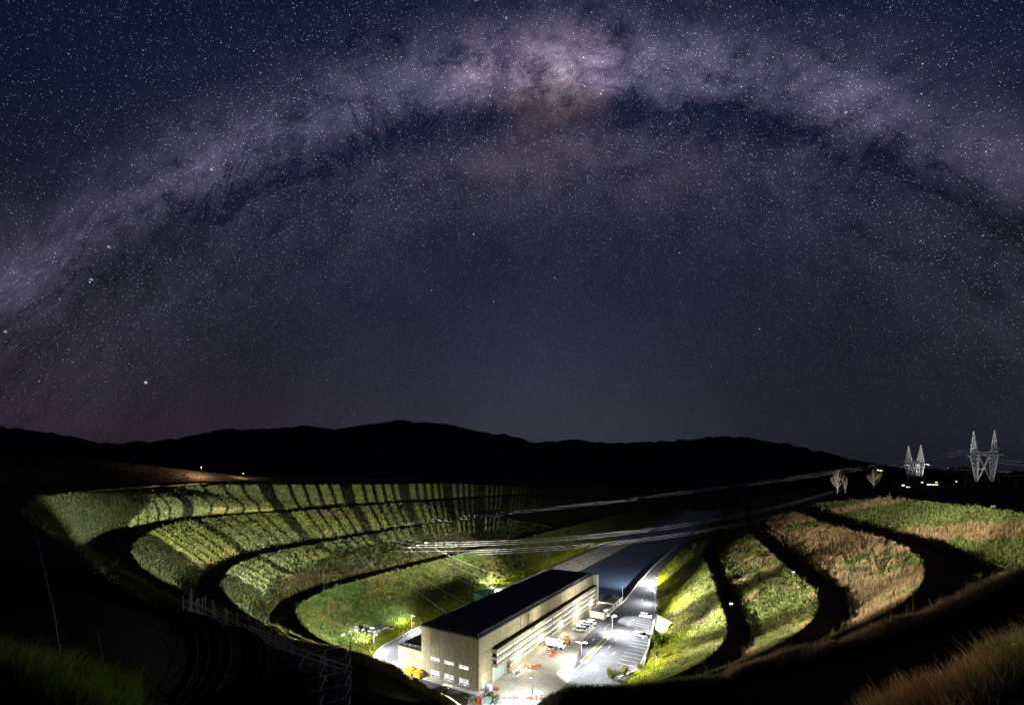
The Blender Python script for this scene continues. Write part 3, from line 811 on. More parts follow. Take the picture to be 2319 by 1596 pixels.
KW = 1000.0
lamp_post(27.8, -14.8, 5.6, (100, -80), 'double-armed lamp post at the near end of the median island', (5 * KW, 9 * KW),
          floods=[((0, 0.4, 5.3), W(20, 0, 12), 26 * KW, 110, 1.0), ((0, -0.4, 5.3), W(30, -60, 20), 280 * KW, 100, 0.9), ((0, -0.4, 5.5), PD(2010, 1255, 90), 2400 * KW, 46, 0.9), ((-0.3, 0, 5.4), PD(1860, 1475, 31), 300 * KW, 36, 0.9), ((0.3, -0.4, 5.5), PD(2140, 1160, 130), 3300 * KW, 36, 0.9)])
lamp_post(55, -14.9, 5.3, (-80, 100), 'double-armed lamp post at the far end of the median island', (9 * KW, 5 * KW),
          floods=[((0, 0.4, 5.2), W(58, 0, 12), 30 * KW, 110, 1.0), ((0, -0.4, 5.2), W(75, -60, 20), 340 * KW, 100, 0.9), ((0, -0.4, 5.3), PD(1800, 1205, 190), 2400 * KW, 40, 0.9)])
lamp_post(1.4, -13.5, 5.9, (70,), 'curved lamp post by the red barriers in front of the powerhouse', 9 * KW, 0.3, reach=0.6,
          floods=[((-0.4, 0, 5.7), PD(20, 1550, 7.5), 14 * KW, 6, 0.9), ((-0.4, -0.2, 5.7), PD(2260, 1500, 7.5), 8 * KW, 8, 0.9)])  # narrow spots added for the grass in both bottom corners
lamp_post(-11, -12, 5.2, (90,), 'low added lamp post below the view at the foot of the hillside', 6 * KW, reach=0.5,
          floods=[((0, 0.3, 5.0), PD(560, 1300, 120), 1900 * KW, 54, 0.9), ((0, 0.3, 5.1), PD(240, 1180, 115), 4400 * KW, 54, 0.9), ((0, 0.1, 5.0), PD(640, 1490, 36), 260 * KW, 28, 0.9)])  # unseen post added to light the left banks and scaffold
lamp_post(94, -20.4, 5.4, (110,), 'lamp post on the road edge behind the parked cars', 10 * KW)
lamp_post(118.7, -16.4, 5.2, (110,), 'farthest lamp post along the canal road', 11 * KW,
          floods=[((0, 0.4, 5.2), PB(1250, 1160, 110), 420 * KW, 120, 1.0)])
lamp_post(22.5, 42.9, 5.0, (-90,), 'lamp post behind the powerhouse by the orange sign', 12 * KW, floods=[((0, 0.3, 4.9), W(20, 66, 9), 30 * KW, 150, 0.9)])
lamp_post(4.8, 40.8, 4.8, (-90,), 'lamp post at the bend of the rear road', 12 * KW, floods=[((0, 0.3, 4.7), W(0, 62, 8), 30 * KW, 150, 0.9)])
lamp_post(78.3, 48.0, 4.6, (-90,), 'lamp post beyond the green shed', 14 * KW, floods=[((0, 0.3, 4.5), W(85, 66, 10), 24 * KW, 150, 0.9), ((0.3, 0.2, 4.5), W(150, 66, 8), 90 * KW, 70, 0.9)])
lamp_post(-0.5, 30, 4.2, (-60,), 'leaning lamp post beside the annex end', 10 * KW, -0.8, reach=0.8)
lamp_post(-9, 20, 3.9, (0,), 'added lamp post hidden behind the dark ridge in front of the annex', 9 * KW, reach=0.6, floods=[((0, 0, 3.8), PD(400, 1385, 54), 1000 * KW, 90, 0.9)])  # hidden post added to light the near wall and ridge grass
for q in (16, 30, 44, 58, 72): point('lamp_and_fill_light', PH, (q, -2.0, 3.3), 1500, 0.3, (1.0, 0.95, 0.82))  # lights added along the galleries, no fittings, to brighten the apron
for q in (18, 34, 50, 66):
    flood('added_facade_flood', PH, (q, -1.75, 8.1), W(q + 4, -29, 0), 190 * KW, 50, 1.0, 0.2, (0.94, 0.965, 1.0))  # floods added on the facade to even out the yard light
point('lamp_and_fill_light', PH, (2.2, -0.9, 2.2), 160)
point('lamp_and_fill_light', PH, (40, 30.0, 5.0), 3000)  # bare point light behind the annex, no fitting
po = empty('flag_pole', W(93.7, -7.3, 0), YAW); tag(po, 'plain white pole standing by the canal end of the cabins', 'pole')
part('shaft', M['white'], lambda m: m.tube([(0, 0, 0), (0, 0, 6.0)], [0.11, 0.08], 8), po)
part('foot', M['concrete_pale'], lambda m: m.lathe([(0.3, 0), (0.3, 0.15), (0.2, 0.2)], n=8), po)


for (x, y, l) in ((456, 1057, 'tiny far lamp shining above the dim top strip at left'), (551, 1071, 'tiny far lamp at the right end of the dim top strip')):
    q = Vector(PB(x, y, 238)); fl = empty('far_lamp', (q.x, q.y, q.z - 3.4)); tag(fl, l, 'lamp', 'far lamps on the left skyline')
    part('pole', M['dark'], lambda m: m.bar((0, 0, -1.5), (0, 0, 3.2), .05), fl)
    part('bulb', M['lamp'], lambda m: m.lathe([(.05, 3.2), (.16, 3.3), (.16, 3.45), (.05, 3.5)], n=8), fl)
    point('lamp_and_fill_light', fl, (-0.6, -0.6, 3.3), 5500 if x < 500 else 2000, 0.2, (1.0, 0.96, 0.88))


def at_ab(name, a, b, rz=0.0, z=0.0): return empty(name, W(a, b, z), YAW + R(rz))


# ------------------------------------------------------------------ road furniture and markings
def strips(name, rects, z, m, kind='structure'):
    for (a0, a1, b0, b1) in rects:
        mb = MB(); mb.add([W(a0, b0, z), W(a1, b0, z), W(a1, b1, z), W(a0, b1, z)], [(0, 1, 2, 3)]); tag(mb.build(name, m), kind=kind)


bays = []
for i in range(11):
    a = 32.5 + i * 2.7; bb = -29.0 + (a - 32) * 0.055
    bays.append((a, a + 0.13, bb + 0.4, bb + 5.6))
strips('bay_line', bays, 0.003, M['paint'])
strips('bay_line', [(62 + i * 2.6, 62.12 + i * 2.6, -25.2 + i * 0.45, -20.4 + i * 0.45) for i in range(6)], 0.003, M['paint'])
strips('bay_line', [(59.0 + i * 2.4, 59.12 + i * 2.4, -9.6, -5.2) for i in range(2)], 0.003, M['paint'])
strips('lane_line', [(20 + i * 7, 22.4 + i * 7, -18.1, -17.95) for i in range(9)] + [(96 + i * 8, 98.5 + i * 8, -14.6 + i * 0.9, -14.45 + i * 0.9) for i in range(7)], 0.003, M['paint'])
strips('edge_line', [(16, 27, -15.2, -15.08), (56, 63, -12.0, -11.88)], 0.003, M['paint'])
ar = MB()
for (a, b) in ((24.5, -20.0), (37, -20.6), (44, -12.0)):
    ar.add([W(a, b - .12, .003), W(a + 1.3, b - .12, .003), W(a + 1.3, b + .12, .003), W(a, b + .12, .003)], [(0, 1, 2, 3)])
    ar.add([W(a + 1.3, b - .4, .003), W(a + 2.1, b, .003), W(a + 1.3, b + .4, .003)], [(0, 1, 2)])
tag(ar.build('road_arrow', M['paint']), kind='structure')
# expansion joints and tyre-worn strips of the apron
jt = mat('joint_tar', (0.10, 0.09, 0.07), 0.9)
strips('slab_joint', [(24.6, 24.72, -13.6, -1.3), (44.7, 44.8, -8.8, -1.3)], 0.002, jt)
strips('slab_joint', [(2, 42, -6.05, -5.97), (-6, 14, -10.05, -9.97)], 0.0022, jt)
strips('slab_joint', [(8.2 + i * 5.4, 8.26 + i * 5.4, -9.9, -1.3) for i in range(3)], 0.002, jt)
strips('road_patch', [(8, 22, -21.5, -17.2), (38, 52, -13.6, -10.6), (62, 72, -16.5, -13.0)], -0.006, mat('newer_asphalt', (0.075, 0.075, 0.08), 0.85, 0.3, 0.8))


def kerb(name, pts, w, h, m, close=False):
    mb = MB(); n = len(pts); P_ = [Vector(p) for p in pts]
    for i in range(n - (0 if close else 1)):
        p, q = P_[i], P_[(i + 1) % n]; t = (q - p).normalized(); s = Vector((-t.y, t.x)) * (w / 2)
        base = [p - s, q - s, q + s, p + s]
        v = [W(c.x, c.y, -0.05) for c in base] + [W(c.x, c.y, h) for c in base]
        mb.add(v, [(3, 2, 1, 0), (4, 5, 6, 7), (0, 1, 5, 4), (1, 2, 6, 5), (2, 3, 7, 6), (3, 0, 4, 7)])
    return tag(mb.build(name, m), kind='structure')


isl = [(27.0, -15.5), (28, -14.4), (54, -14.5), (55.4, -15.2), (54, -15.9), (28, -16.0)]
kerb('median_kerb', isl, 0.22, 0.13, M['concrete_pale'], True)
sheet('median_island', isl, 0.06, mat('median_turf', (0.17, 0.16, 0.07), 0.95, 0.4, 1.5))
kerb('canal_kerb', [(83.6, -8.6), (95, -8.4), (120, -6.4), (166, -3.6), (246, -2.4), (465, 3.1)], 0.35, 0.28, M['concrete_pale'])
kerb('rear_kerb', [(-6, 29), (-1, 34.5), (4.5, 39.2), (9, 41), (22, 42.3), (35, 43.2), (58, 44.8)], 0.3, 0.2, M['concrete_pale'])
kerb('turning_kerb', [(84, 36.5), (85.5, 39.5), (88.5, 42), (93, 43.6), (100, 44.4), (130, 46)], 0.35, 0.3, M['concrete_pale'])
kerb('car_park_kerb', [(24, -26.2), (29, -28.4), (32, -29.3), (46, -28.2), (62, -26.2), (80, -22.9), (94, -20.9)], 0.3, 0.16, M['concrete_pale'])
rw_ = at_ab('retaining_wall', 0, 0); tag(rw_, 'low grey block wall edging the car park under the grass bank', 'wall')
for i in range(14):
    a0 = 33.0 + i * 3.3; b0 = -30.0 + (a0 - 33) * 0.135
    part('wall_block', M['concrete_pale'] if i % 3 else M['concrete'], lambda m: m.add([(a0, b0, 0), (a0 + 3.24, b0 + .44, 0), (a0 + 3.24, b0 + .0, 0), (a0, b0 - .44, 0), (a0, b0, .75), (a0 + 3.24, b0 + .44, .75), (a0 + 3.24, b0 + .0, .75), (a0, b0 - .44, .75)],
                                                     [(3, 2, 1, 0), (4, 5, 6, 7), (0, 1, 5, 4), (1, 2, 6, 5), (2, 3, 7, 6), (3, 0, 4, 7)]), rw_)
sl = at_ab('concrete_slab', 0, 0); tag(sl, 'pale three-cornered concrete slab between car park and grass bank', 'slab')
part('slab_top', M['concrete'], lambda m: m.add([(78, -24.6, 0.9), (63.6, -26.8, 0.9), (62.8, -31.0, 2.2), (66, -32.0, 2.7), (78, -24.6, 0), (63.6, -26.8, 0), (62.8, -31, 0), (66, -32, 0)],
                                                     [(0, 3, 2, 1), (0, 1, 5, 4), (1, 2, 6, 5), (2, 3, 7, 6), (3, 0, 4, 7)]), sl)
part('slab_edge', M['concrete'], lambda m: m.add([(63.5, -26.9, 0.92), (62.6, -31.1, 2.24), (62.2, -31.1, 2.24), (63.1, -26.9, 0.92), (63.5, -26.9, 0), (62.6, -31.1, 0), (62.2, -31.1, 0), (63.1, -26.9, 0)], [(0, 1, 2, 3), (0, 4, 5, 1), (3, 2, 6, 7), (0, 3, 7, 4)]), sl)

# ------------------------------------------------------------------ vehicles
def make_car(label, ute=False, tray=False):
    c = empty('parked_car', (0, 0, 0)); L_ = 4.7; w = 0.92
    def hull(m):
        prof = [(-2.35, .35), (-2.38, .62), (-2.30, .88), (-1.9, .98), (-1.05, 1.02), (1.6, 1.05), (2.28, 1.0), (2.36, .7), (2.34, .35)]
        ws = [w * .90, w * .97, w * .96, w, w, w, w * .97, w * .96, w * .92]
        v = [(x, -q, z) for (x, z), q in zip(prof, ws)] + [(x, q, z) for (x, z), q in zip(prof, ws)]; n = len(prof)
        m.add(v, [tuple(range(n)), tuple(range(2 * n - 1, n - 1, -1))] + [(i, i + n, (i + 1) % n + n, (i + 1) % n) for i in range(n)])
    part('body', M['carwhite'], hull, c, False)
    def cabin(m, e=0.0, z0=1.02, z1=1.62):
        r0, r1 = ((-1.25, 0.75) if ute else (-1.15, 2.2)); t0, t1 = ((-0.55, 0.55) if ute else (-0.45, 1.95))
        v = [(r0, -w * .95, z0), (r1, -w * .95, z0), (r1, w * .95, z0), (r0, w * .95, z0), (t0, -w * .78, z1), (t1, -w * .78, z1), (t1, w * .78, z1), (t0, w * .78, z1)]
        m.add(v, [(4, 5, 6, 7), (0, 1, 5, 4), (1, 2, 6, 5), (2, 3, 7, 6), (3, 0, 4, 7)])
    part('window', M['glass'], cabin, c)
    t0, t1 = ((-0.55, 0.55) if ute else (-0.45, 1.95))
    part('roof', M['carwhite'], lambda m: m.add([(t0 - .05, -.74, 1.622), (t1 + .05, -.74, 1.622), (t1 + .05, .74, 1.622), (t0 - .05, .74, 1.622), (t0 + .1, -.66, 1.69), (t1 - .1, -.66, 1.69), (t1 - .1, .66, 1.69), (t0 + .1, .66, 1.69)],
                                                [(0, 1, 5, 4), (1, 2, 6, 5), (2, 3, 7, 6), (3, 0, 4, 7), (4, 5, 6, 7)]), c)
    for sx_ in (0.35, 1.2) if not ute else (0.05,):
        part('pillar', M['carwhite'], lambda m: (m.add([(sx_ - .06, -.885, 1.03), (sx_ + .06, -.885, 1.03), (sx_ + .06, -.725, 1.63), (sx_ - .06, -.725, 1.63)], [(0, 1, 2, 3)]), m.add([(sx_ - .06, .885, 1.03), (sx_ + .06, .885, 1.03), (sx_ + .06, .725, 1.63), (sx_ - .06, .725, 1.63)], [(3, 2, 1, 0)])), c)
    if ute: part('tray', M['galv'] if tray else M['carwhite'], lambda m: (m.box(.85, 2.4, -.9, .9, 1.06, 1.12), m.box(.85, 2.4, -.9, -.85, 1.12, 1.38), m.box(.85, 2.4, .85, .9, 1.12, 1.38), m.box(2.35, 2.4, -.85, .85, 1.12, 1.38)), c)
    for x in (-1.45, 1.45):
        for y in (-1, 1):
            wh = part('wheel', M['rubber'], lambda m: m.tube([(x, y * .80, .36), (x, y * .96, .36)], .36, 14), c)
            part('rim', M['galv'], lambda m: m.tube([(x, y * .955, .36), (x, y * .975, .36)], .2, 10), wh)
    for y in (-.66, .66):
        part('headlight', M['galv'], lambda m: m.box(-2.39, -2.30, y - .2, y + .2, .70, .84), c)
        part('tail_light', M['red'], lambda m: m.box(2.30, 2.385, y - .13, y + .13, .72, .95), c)
    part('bumper', M['dark'], lambda m: (m.box(-2.42, -2.36, -.8, .8, .36, .5), m.box(2.36, 2.42, -.8, .8, .36, .5)), c)
    return tag(c, label, 'car')


for i, (a, lab) in enumerate(((50.0, 'white car parked nearest of the cluster against the powerhouse'), (52.7, 'second white car in the cluster against the powerhouse'),
                              (55.4, 'third white car in the cluster against the powerhouse'), (58.0, 'white car parked farthest in the cluster against the powerhouse'))):
    c = make_car(lab); c['group'] = 'white cars by the powerhouse wall'; c.location = W(a, -5.6 - 0.1 * i, 0); c.rotation_euler = (0, 0, YAW + R(-82 + 3 * i))
c = make_car('white utility truck parked in the middle of the car park', True); c.location = W(55.0, -24.4, 0); c.rotation_euler = (0, 0, YAW + R(82))
c = make_car('white station wagon parked at the far end of the car park'); c.location = W(75.0, -21.3, 0); c.rotation_euler = (0, 0, YAW + R(84))

tr = at_ab('service_truck', 33.5, -4.4, 92); tag(tr, 'white service truck with a box body at the powerhouse wall', 'truck')
part('cargo_box', M['white'], lambda m: m.box(-1.0, 2.6, -1.15, 1.15, 0.8, 3.0), tr)
part('chassis', M['dark'], lambda m: m.box(-2.9, 2.5, -.5, .5, .45, .8), tr)
cb = part('cab', M['white'], lambda m: m.prism([(-2.95, .6), (-2.95, 1.35), (-2.55, 2.25), (-1.15, 2.25), (-1.15, .6)], -1.05, 1.05), tr)
part('windscreen', M['glass'], lambda m: m.add([(-2.96, -.95, 1.4), (-2.96, .95, 1.4), (-2.6, .95, 2.18), (-2.6, -.95, 2.18)], [(0, 1, 2, 3)]), cb)
for x in (-2.2, 1.6):
    for y in (-.95, .95): part('wheel', M['rubber'], lambda m: m.tube([(x, y - .14, .45), (x, y + .14, .45)], .45, 14), tr)
part('rack', M['galv'], lambda m: [m.bar((x, -1.1, 3.0), (x, 1.1, 3.12), .04) for x in (-.8, .6, 2.2)], tr)
ld = at_ab('yellow_loader', 38.3, -5.9, 20); tag(ld, 'small yellow compact loader beside the white truck', 'machine')
part('body', M['yellow'], lambda m: m.prism([(-1.3, .5), (-1.3, 1.2), (-.6, 1.5), (.7, 1.4), (1.2, .9), (1.2, .5)], -.7, .7), ld)
part('canopy', M['yellow'], lambda m: (m.box(-.6, .8, -.7, .7, 2.0, 2.1), *[m.bar((x, y, 1.4), (x, y, 2.0), .05) for x in (-.5, .7) for y in (-.6, .6)]), ld)
part('bucket', M['yellow'], lambda m: m.prism([(1.3, .15), (2.0, .1), (2.05, .2), (1.5, .9), (1.3, .9)], -.85, .85), ld)
for x in (-.8, .75):
    for y in (-.8, .8): part('wheel', M['rubber'], lambda m: m.tube([(x, y - .15, .42), (x, y + .15, .42)], .42, 12), ld)

# ------------------------------------------------------------------ bins, barriers, cones
def skip(a, b, rz, label):
    o = at_ab('skip_bin', a, b, rz); tag(o, label, 'skip', 'yellow skips at the annex wall')
    def tub(m):
        lo = [(-.95, -.6, .12), (.95, -.6, .12), (.95, .6, .12), (-.95, .6, .12)]; hi = [(-1.25, -.8, 1.35), (1.25, -.8, 1.35), (1.25, .8, 1.35), (-1.25, .8, 1.35)]
        m.add(lo + hi, [(3, 2, 1, 0), (0, 1, 5, 4), (1, 2, 6, 5), (2, 3, 7, 6), (3, 0, 4, 7)])
        ins = [(x * .95, y * .94, 1.352) for x, y, z in hi]; m.add([(x, y, 1.351) for x, y, z in hi] + ins, [(0, 1, 5, 4), (1, 2, 6, 5), (2, 3, 7, 6), (3, 0, 4, 7)])
    part('tub', M['yellow'], tub, o)
    part('lid', M['yellow'], lambda m: (m.prism([(-1.2, 1.36), (0, 1.58), (0, 1.62), (-1.22, 1.42)], -.78, .78), m.prism([(1.2, 1.36), (0.02, 1.58), (0.02, 1.62), (1.22, 1.42)], -.78, .78)), o)
    for y in (-.5, .5): part('skid', M['dark'], lambda m: m.box(-.9, .9, y - .06, y + .06, 0, .118), o)
    for x in (-.6, 0, .6): part('rib', M['yellow'], lambda m: m.box(x - .05, x + .05, -.87, -.74, .3, 1.3), o)


skip(-1.45, 20.5, 90, 'yellow lidded skip at the annex wall, farther from the windows')
skip(-1.5, 17.6, 86, 'yellow lidded skip at the annex wall, nearer the windows')


def barrier(a, b, rz, label, group, m1=None):
    o = at_ab('traffic_barrier', a, b, rz); tag(o, label, 'barrier', group)
    part('panel', m1 or M['orange'], lambda m: (m.box(-.85, .85, -.04, .04, .72, .98), m.box(-.85, .85, -.04, .04, .3, .5)), o)
    for x in (-.7, .7):
        part('leg', m1 or M['orange'], lambda m: (m.box(x - .05, x + .05, -.035, .035, .02, .72), m.box(x - .06, x + .06, -.3, .3, 0, .07)), o)
    part('reflector', M['white'], lambda m: m.box(-.45, .45, -.055, -.041, .76, .94), o)


k = 0
for (a, b, rz, w_) in ((27.4, -3.2, 10, 'nearest the wall at the'), (28.4, -4.2, 80, 'standing crosswise in the'), (27.6, -5.3, 20, 'in the middle of the'), (29.0, -6.2, 100, 'at the back of the'), (27.8, -7.2, 30, 'at the road side of the'), (30.0, -3.6, 15, 'closest to the truck in the')):
    barrier(a, b, rz, 'orange barrier %s cluster before the white truck' % w_, 'orange barriers before the truck'); k += 1
for (a, b, rz, w_) in ((17.2, -3.4, 70, 'nearest the wall'), (18.1, -4.5, 20, 'in the middle'), (17.4, -5.6, 100, 'in front'), (18.6, -6.2, 140, 'farthest from the wall')):
    barrier(a, b, rz, 'orange barrier %s of the small heap near the grey trough' % w_, 'orange barriers near the trough')


def cone(a, b, label):
    o = at_ab('traffic_cone', a, b, 15); tag(o, label, 'cone', 'traffic cones on the apron')
    part('base', M['dark'], lambda m: m.box(-.22, .22, -.22, .22, 0, .05), o)
    sh = part('shell', M['orange'], lambda m: m.lathe([(.17, .05), (.10, .45), (.04, .8)], n=10), o)
    part('band', M['white'], lambda m: m.lathe([(.128, .34), (.085, .58)], n=10), sh)


for (a, b, l) in ((30.6, -8.0, 'traffic cone nearest the orange barriers'), (33.0, -8.1, 'second traffic cone along the apron from the barriers'), (35.2, -8.0, 'third traffic cone along the apron from the barriers'), (38.2, -8.3, 'traffic cone beside the yellow loader'),
                  (74.8, -10.1, 'traffic cone under the middle of the cabins'), (76.0, -10.2, 'traffic cone under the far half of the cabins'), (86.5, -9.9, 'traffic cone at the far corner of the cabins')): cone(a, b, l)
bn = at_ab('wheelie_bin', 31.2, -5.4, 20); tag(bn, 'dark green wheeled bin between barriers and truck', 'bin')
part('tub', M['greend'], lambda m: m.prism([(-.55, .15), (-.68, 1.15), (.68, 1.15), (.55, .15)], -.5, .5), bn)
part('lid', M['greend'], lambda m: m.prism([(-.72, 1.152), (-.65, 1.3), (.6, 1.25), (.72, 1.152)], -.55, .55), bn)
for y in (-.42, .42): part('wheel', M['rubber'], lambda m: m.tube([(.5, y - .05, .13), (.5, y + .05, .13)], .13, 10), bn)
b2 = at_ab('cable_drum', 29.6, -5.3, 50); tag(b2, 'grey-green cable drum among the orange barriers', 'drum')
for y in (-.45, .45): part('flange', M['green'], lambda m: m.tube([(0, y - .04, .6), (0, y + .04, .6)], .6, 14), b2)
part('core', M['dark'], lambda m: m.tube([(0, -.41, .6), (0, .41, .6)], .4, 12), b2)
bg_ = at_ab('rubble_bag', 17.9, -5.6, 0); tag(bg_, 'white bulk bag lying in the small heap of barriers', 'bag')
part('sack', M['white'], lambda m: m.lathe([(.35, 0), (.5, .25), (.48, .55), (.3, .72), (.12, .75)], n=9), bg_, True)
part('strap', M['blue'], lambda m: m.tube([(-.3, 0, .68), (0, 0, .95), (.3, 0, .68)], .03, 5), bg_)
tg = at_ab('concrete_trough', 11.6, -3.6, 0); tag(tg, 'grey concrete trough beside the roller door', 'trough')
part('walls', M['concrete_pale'], lambda m: (m.box(-1.1, 1.1, -.7, -.58, 0, .95), m.box(-1.1, 1.1, .58, .7, 0, .95), m.box(-1.1, -.98, -.58, .58, 0, .95), m.box(.98, 1.1, -.58, .58, 0, .95)), tg)
part('floor_slab', M['concrete'], lambda m: m.box(-.98, .98, -.58, .58, 0, .45), tg)
rl = at_ab('ramp_rail', 13.4, -2.6, 0); tag(rl, 'long pale plank lying along the podium wall', 'plank')
part('plank', M['concrete_pale'], lambda m: m.box(0, 4.2, -.12, .12, .3, .42), rl)
for x in (.2, 3.9): part('block', M['concrete'], lambda m: m.box(x - .1, x + .1, -.15, .15, 0, .3), rl)
tk = at_ab('water_tank', 2.1, -1.7, 0); tag(tk, 'white water tank at the corner of the powerhouse', 'tank')
part('shell', M['white'], lambda m: m.lathe([(.62, 0), (.64, .1), (.64, 1.15), (.5, 1.3), (.15, 1.36)], n=18), tk, True)
part('cap', M['dark'], lambda m: m.lathe([(.14, 1.36), (.14, 1.42)], n=8), tk)
dr = at_ab('blue_drum', 1.0, -1.5, 0); tag(dr, 'blue plastic drum next to the white tank', 'drum')
part('shell', M['blue'], lambda m: m.lathe([(.27, 0), (.3, .1), (.3, .4), (.28, .45), (.3, .5), (.3, .85), (.26, .9)], n=12), dr, True)
part('bung', M['white'], lambda m: m.lathe([(.06, .9), (.06, .94)], (.1, 0, 0), 6), dr)
pl = at_ab('pallet_stack', 3.3, -2.9, 20); tag(pl, 'stack of wooden pallets with an orange tarp by the tank', 'pallets')
for q in range(3):
    for x in (-.5, 0, .5): part('bearer', M['timber'], lambda m: m.box(x - .06, x + .06, -.55, .55, q * .2, q * .2 + .1), pl)
    part('deck', M['timber'], lambda m: m.box(-.6, .6, -.55, .55, q * .2 + .101, q * .2 + .15), pl)
part('tarp', M['orange'], lambda m: m.box(-.3, .5, -.4, .4, .552, .7), pl)
gr_ = at_ab('drain_grate', 0.9, -2.6, 0); tag(gr_, 'yellow-edged floor grate at the corner of the powerhouse', 'grate')
part('frame', M['yellow'], lambda m: (m.box(-1.1, 1.1, -.42, -.32, .001, .06), m.box(-1.1, 1.1, .32, .42, .001, .06), m.box(-1.1, -1.0, -.32, .32, .001, .06), m.box(1.0, 1.1, -.32, .32, .001, .06)), gr_)
for q in range(8): part('bar', M['dark'], lambda m: m.box(-.95 + q * .25, -.85 + q * .25, -.32, .32, .001, .05), gr_)
ws_ = at_ab('warning_sign', 27.0, -15.1, 0); tag(ws_, 'orange diamond warning sign on the near tip of the median', 'sign')
part('post', M['galv'], lambda m: m.bar((0, 0, .1), (0, 0, 1.75), .035, 6), ws_)
part('plate', M['yellow'], lambda m: m.add([(-.05, 0, 1.2), (-.05, .42, 1.62), (-.05, 0, 2.04), (-.05, -.42, 1.62), (-.02, 0, 1.2), (-.02, .42, 1.62), (-.02, 0, 2.04), (-.02, -.42, 1.62)], [(0, 1, 2, 3), (7, 6, 5, 4), (0, 4, 5, 1), (1, 5, 6, 2), (2, 6, 7, 3), (3, 7, 4, 0)]), ws_)
os_ = at_ab('orange_sign', 24.5, 44.0, 0, 0.6); tag(os_, 'orange board standing at the foot of the rear bank', 'sign')
part('board', M['orange'], lambda m: m.box(-.6, .6, -.04, .04, .4, 1.3), os_)
for x in (-.5, .5): part('leg', M['galv'], lambda m: m.box(x - .04, x + .04, -.04 + .082, .04 + .082, -.6, 1.2), os_)

# ------------------------------------------------------------------ cabins and sheds
def cabin(a0, a1, b0, b1, z0, h, label, nwin, end=True):
    o = at_ab('site_cabin', a0, b0); tag(o, label, 'cabin', 'portable cabins at the end of the powerhouse'); L_ = a1 - a0; w = b1 - b0
    part('wall', M['cream'], lambda m: m.box(0, L_, 0, w, z0, z0 + h), o)
    rf_ = part('roof', M['iron'], lambda m: (m.add([(-.12, -.12, z0 + h + .02), (L_ + .12, -.12, z0 + h + .02), (L_ + .12, w / 2, z0 + h + .3), (-.12, w / 2, z0 + h + .3), (L_ + .12, w + .12, z0 + h + .02), (-.12, w + .12, z0 + h + .02)], [(0, 1, 2, 3), (3, 2, 4, 5), (0, 3, 5), (1, 4, 2)])), o)
    part('ridge_cap', M['white'], lambda m: m.box(-.12, L_ + .12, w / 2 - .09, w / 2 + .09, z0 + h + .3, z0 + h + .34), rf_)
    part('barge_board', M['white'], lambda m: (m.box(-.16, -.121, -.12, w + .12, z0 + h - .12, z0 + h + .1), m.box(-.12, L_ + .12, -.16, -.121, z0 + h - .12, z0 + h + .06)), rf_)
    for i in range(nwin):
        x = (i + .5) * L_ / nwin
        wd = part('window', M['white'], lambda m: m.box(x - .62, x + .62, -.05, -.002, z0 + 1.0, z0 + 2.0), o)
        part('pane', M['glass'], lambda m: m.box(x - .55, x + .55, -.065, -.051, z0 + 1.07, z0 + 1.93), wd)
    for y in (.7, w - .7):
        part('vent', M['dark'], lambda m: m.box(-.03, -.002, y - .15, y + .15, z0 + h - .6, z0 + h - .35), o)
    n = max(2, int(L_ / 2.5))
    for i in range(n + 1):
        for y in (.3, w - .3): part('pile', M['timber'], lambda m: m.box(i * (L_ - .3) / n, i * (L_ - .3) / n + .25, y - .12, y + .12, 0, z0 - .002), o)
    return o


cabin(63.8, 74.4, -9.3, -4.0, .45, 2.3, 'cream site cabin with mossy roof, nearer of the two by the road', 3)
cabin(74.8, 86.0, -9.3, -3.2, .75, 2.5, 'cream site cabin with grey roof, farther one towards the canal', 3)
cabin(84.0, 88.0, -2.6, 1.8, .1, 2.2, 'small cabin behind the end wall of the powerhouse', 1)
for o_ in [o for o in bpy.data.objects if o.name.startswith('site_cabin')]: pass
plat = at_ab('canal_deck', 0, 0); tag(plat, 'concrete deck carrying the small cabin over the canal edge', 'deck')
part('slab', M['concrete'], lambda m: m.box(83.6, 93, -8.2, 2.4, -.5, -.03), plat)
for q in (85, 91): part('pier', M['concrete'], lambda m: m.box(q, q + .6, -.5, .1, -4.1, -.502), plat)
sh = at_ab('green_shed', 62.0, 41.6, 4); tag(sh, 'green shed with mono-pitch roof behind the powerhouse', 'shed')
part('wall', M['green'], lambda m: m.prism([(0, 0), (0, 2.5), (4.6, 2.9), (4.6, 0)], 0, 4.0), sh)
part('roof', M['green'], lambda m: m.add([(-.4, -.4, 2.55), (5, -.4, 3.02), (5, 4.4, 3.02), (-.4, 4.4, 2.55), (-.4, -.4, 2.7), (5, -.4, 3.17), (5, 4.4, 3.17), (-.4, 4.4, 2.7)], [(3, 2, 1, 0), (4, 5, 6, 7), (0, 1, 5, 4), (1, 2, 6, 5), (2, 3, 7, 6), (3, 0, 4, 7)]), sh)
for x in (.5, 2.3): part('door', M['greend'], lambda m: m.box(x, x + 1.5, -.05, -.002, 0, 2.1), sh)
for q in range(5): part('wall_batten', M['greend'], lambda m: m.box(-.04, -.002, .3 + q * .8, .36 + q * .8, 0, 2.4), sh)
sw = at_ab('switchgear_box', 69.5, 42.4, 4); tag(sw, 'tall dark green equipment box next to the shed', 'box')
part('casing', M['green'], lambda m: m.box(0, 3, 0, 3, .2, 3.1), sw)
part('top', M['white'], lambda m: m.box(-.12, 3.12, -.12, 3.12, 3.102, 3.22), sw)
for x in (.15, 1.6): part('door', M['greend'], lambda m: m.box(x, x + 1.25, -.05, -.002, .35, 2.9), sw)
part('plinth', M['concrete_pale'], lambda m: m.box(-.1, 3.1, -.1, 3.1, 0, .198), sw)
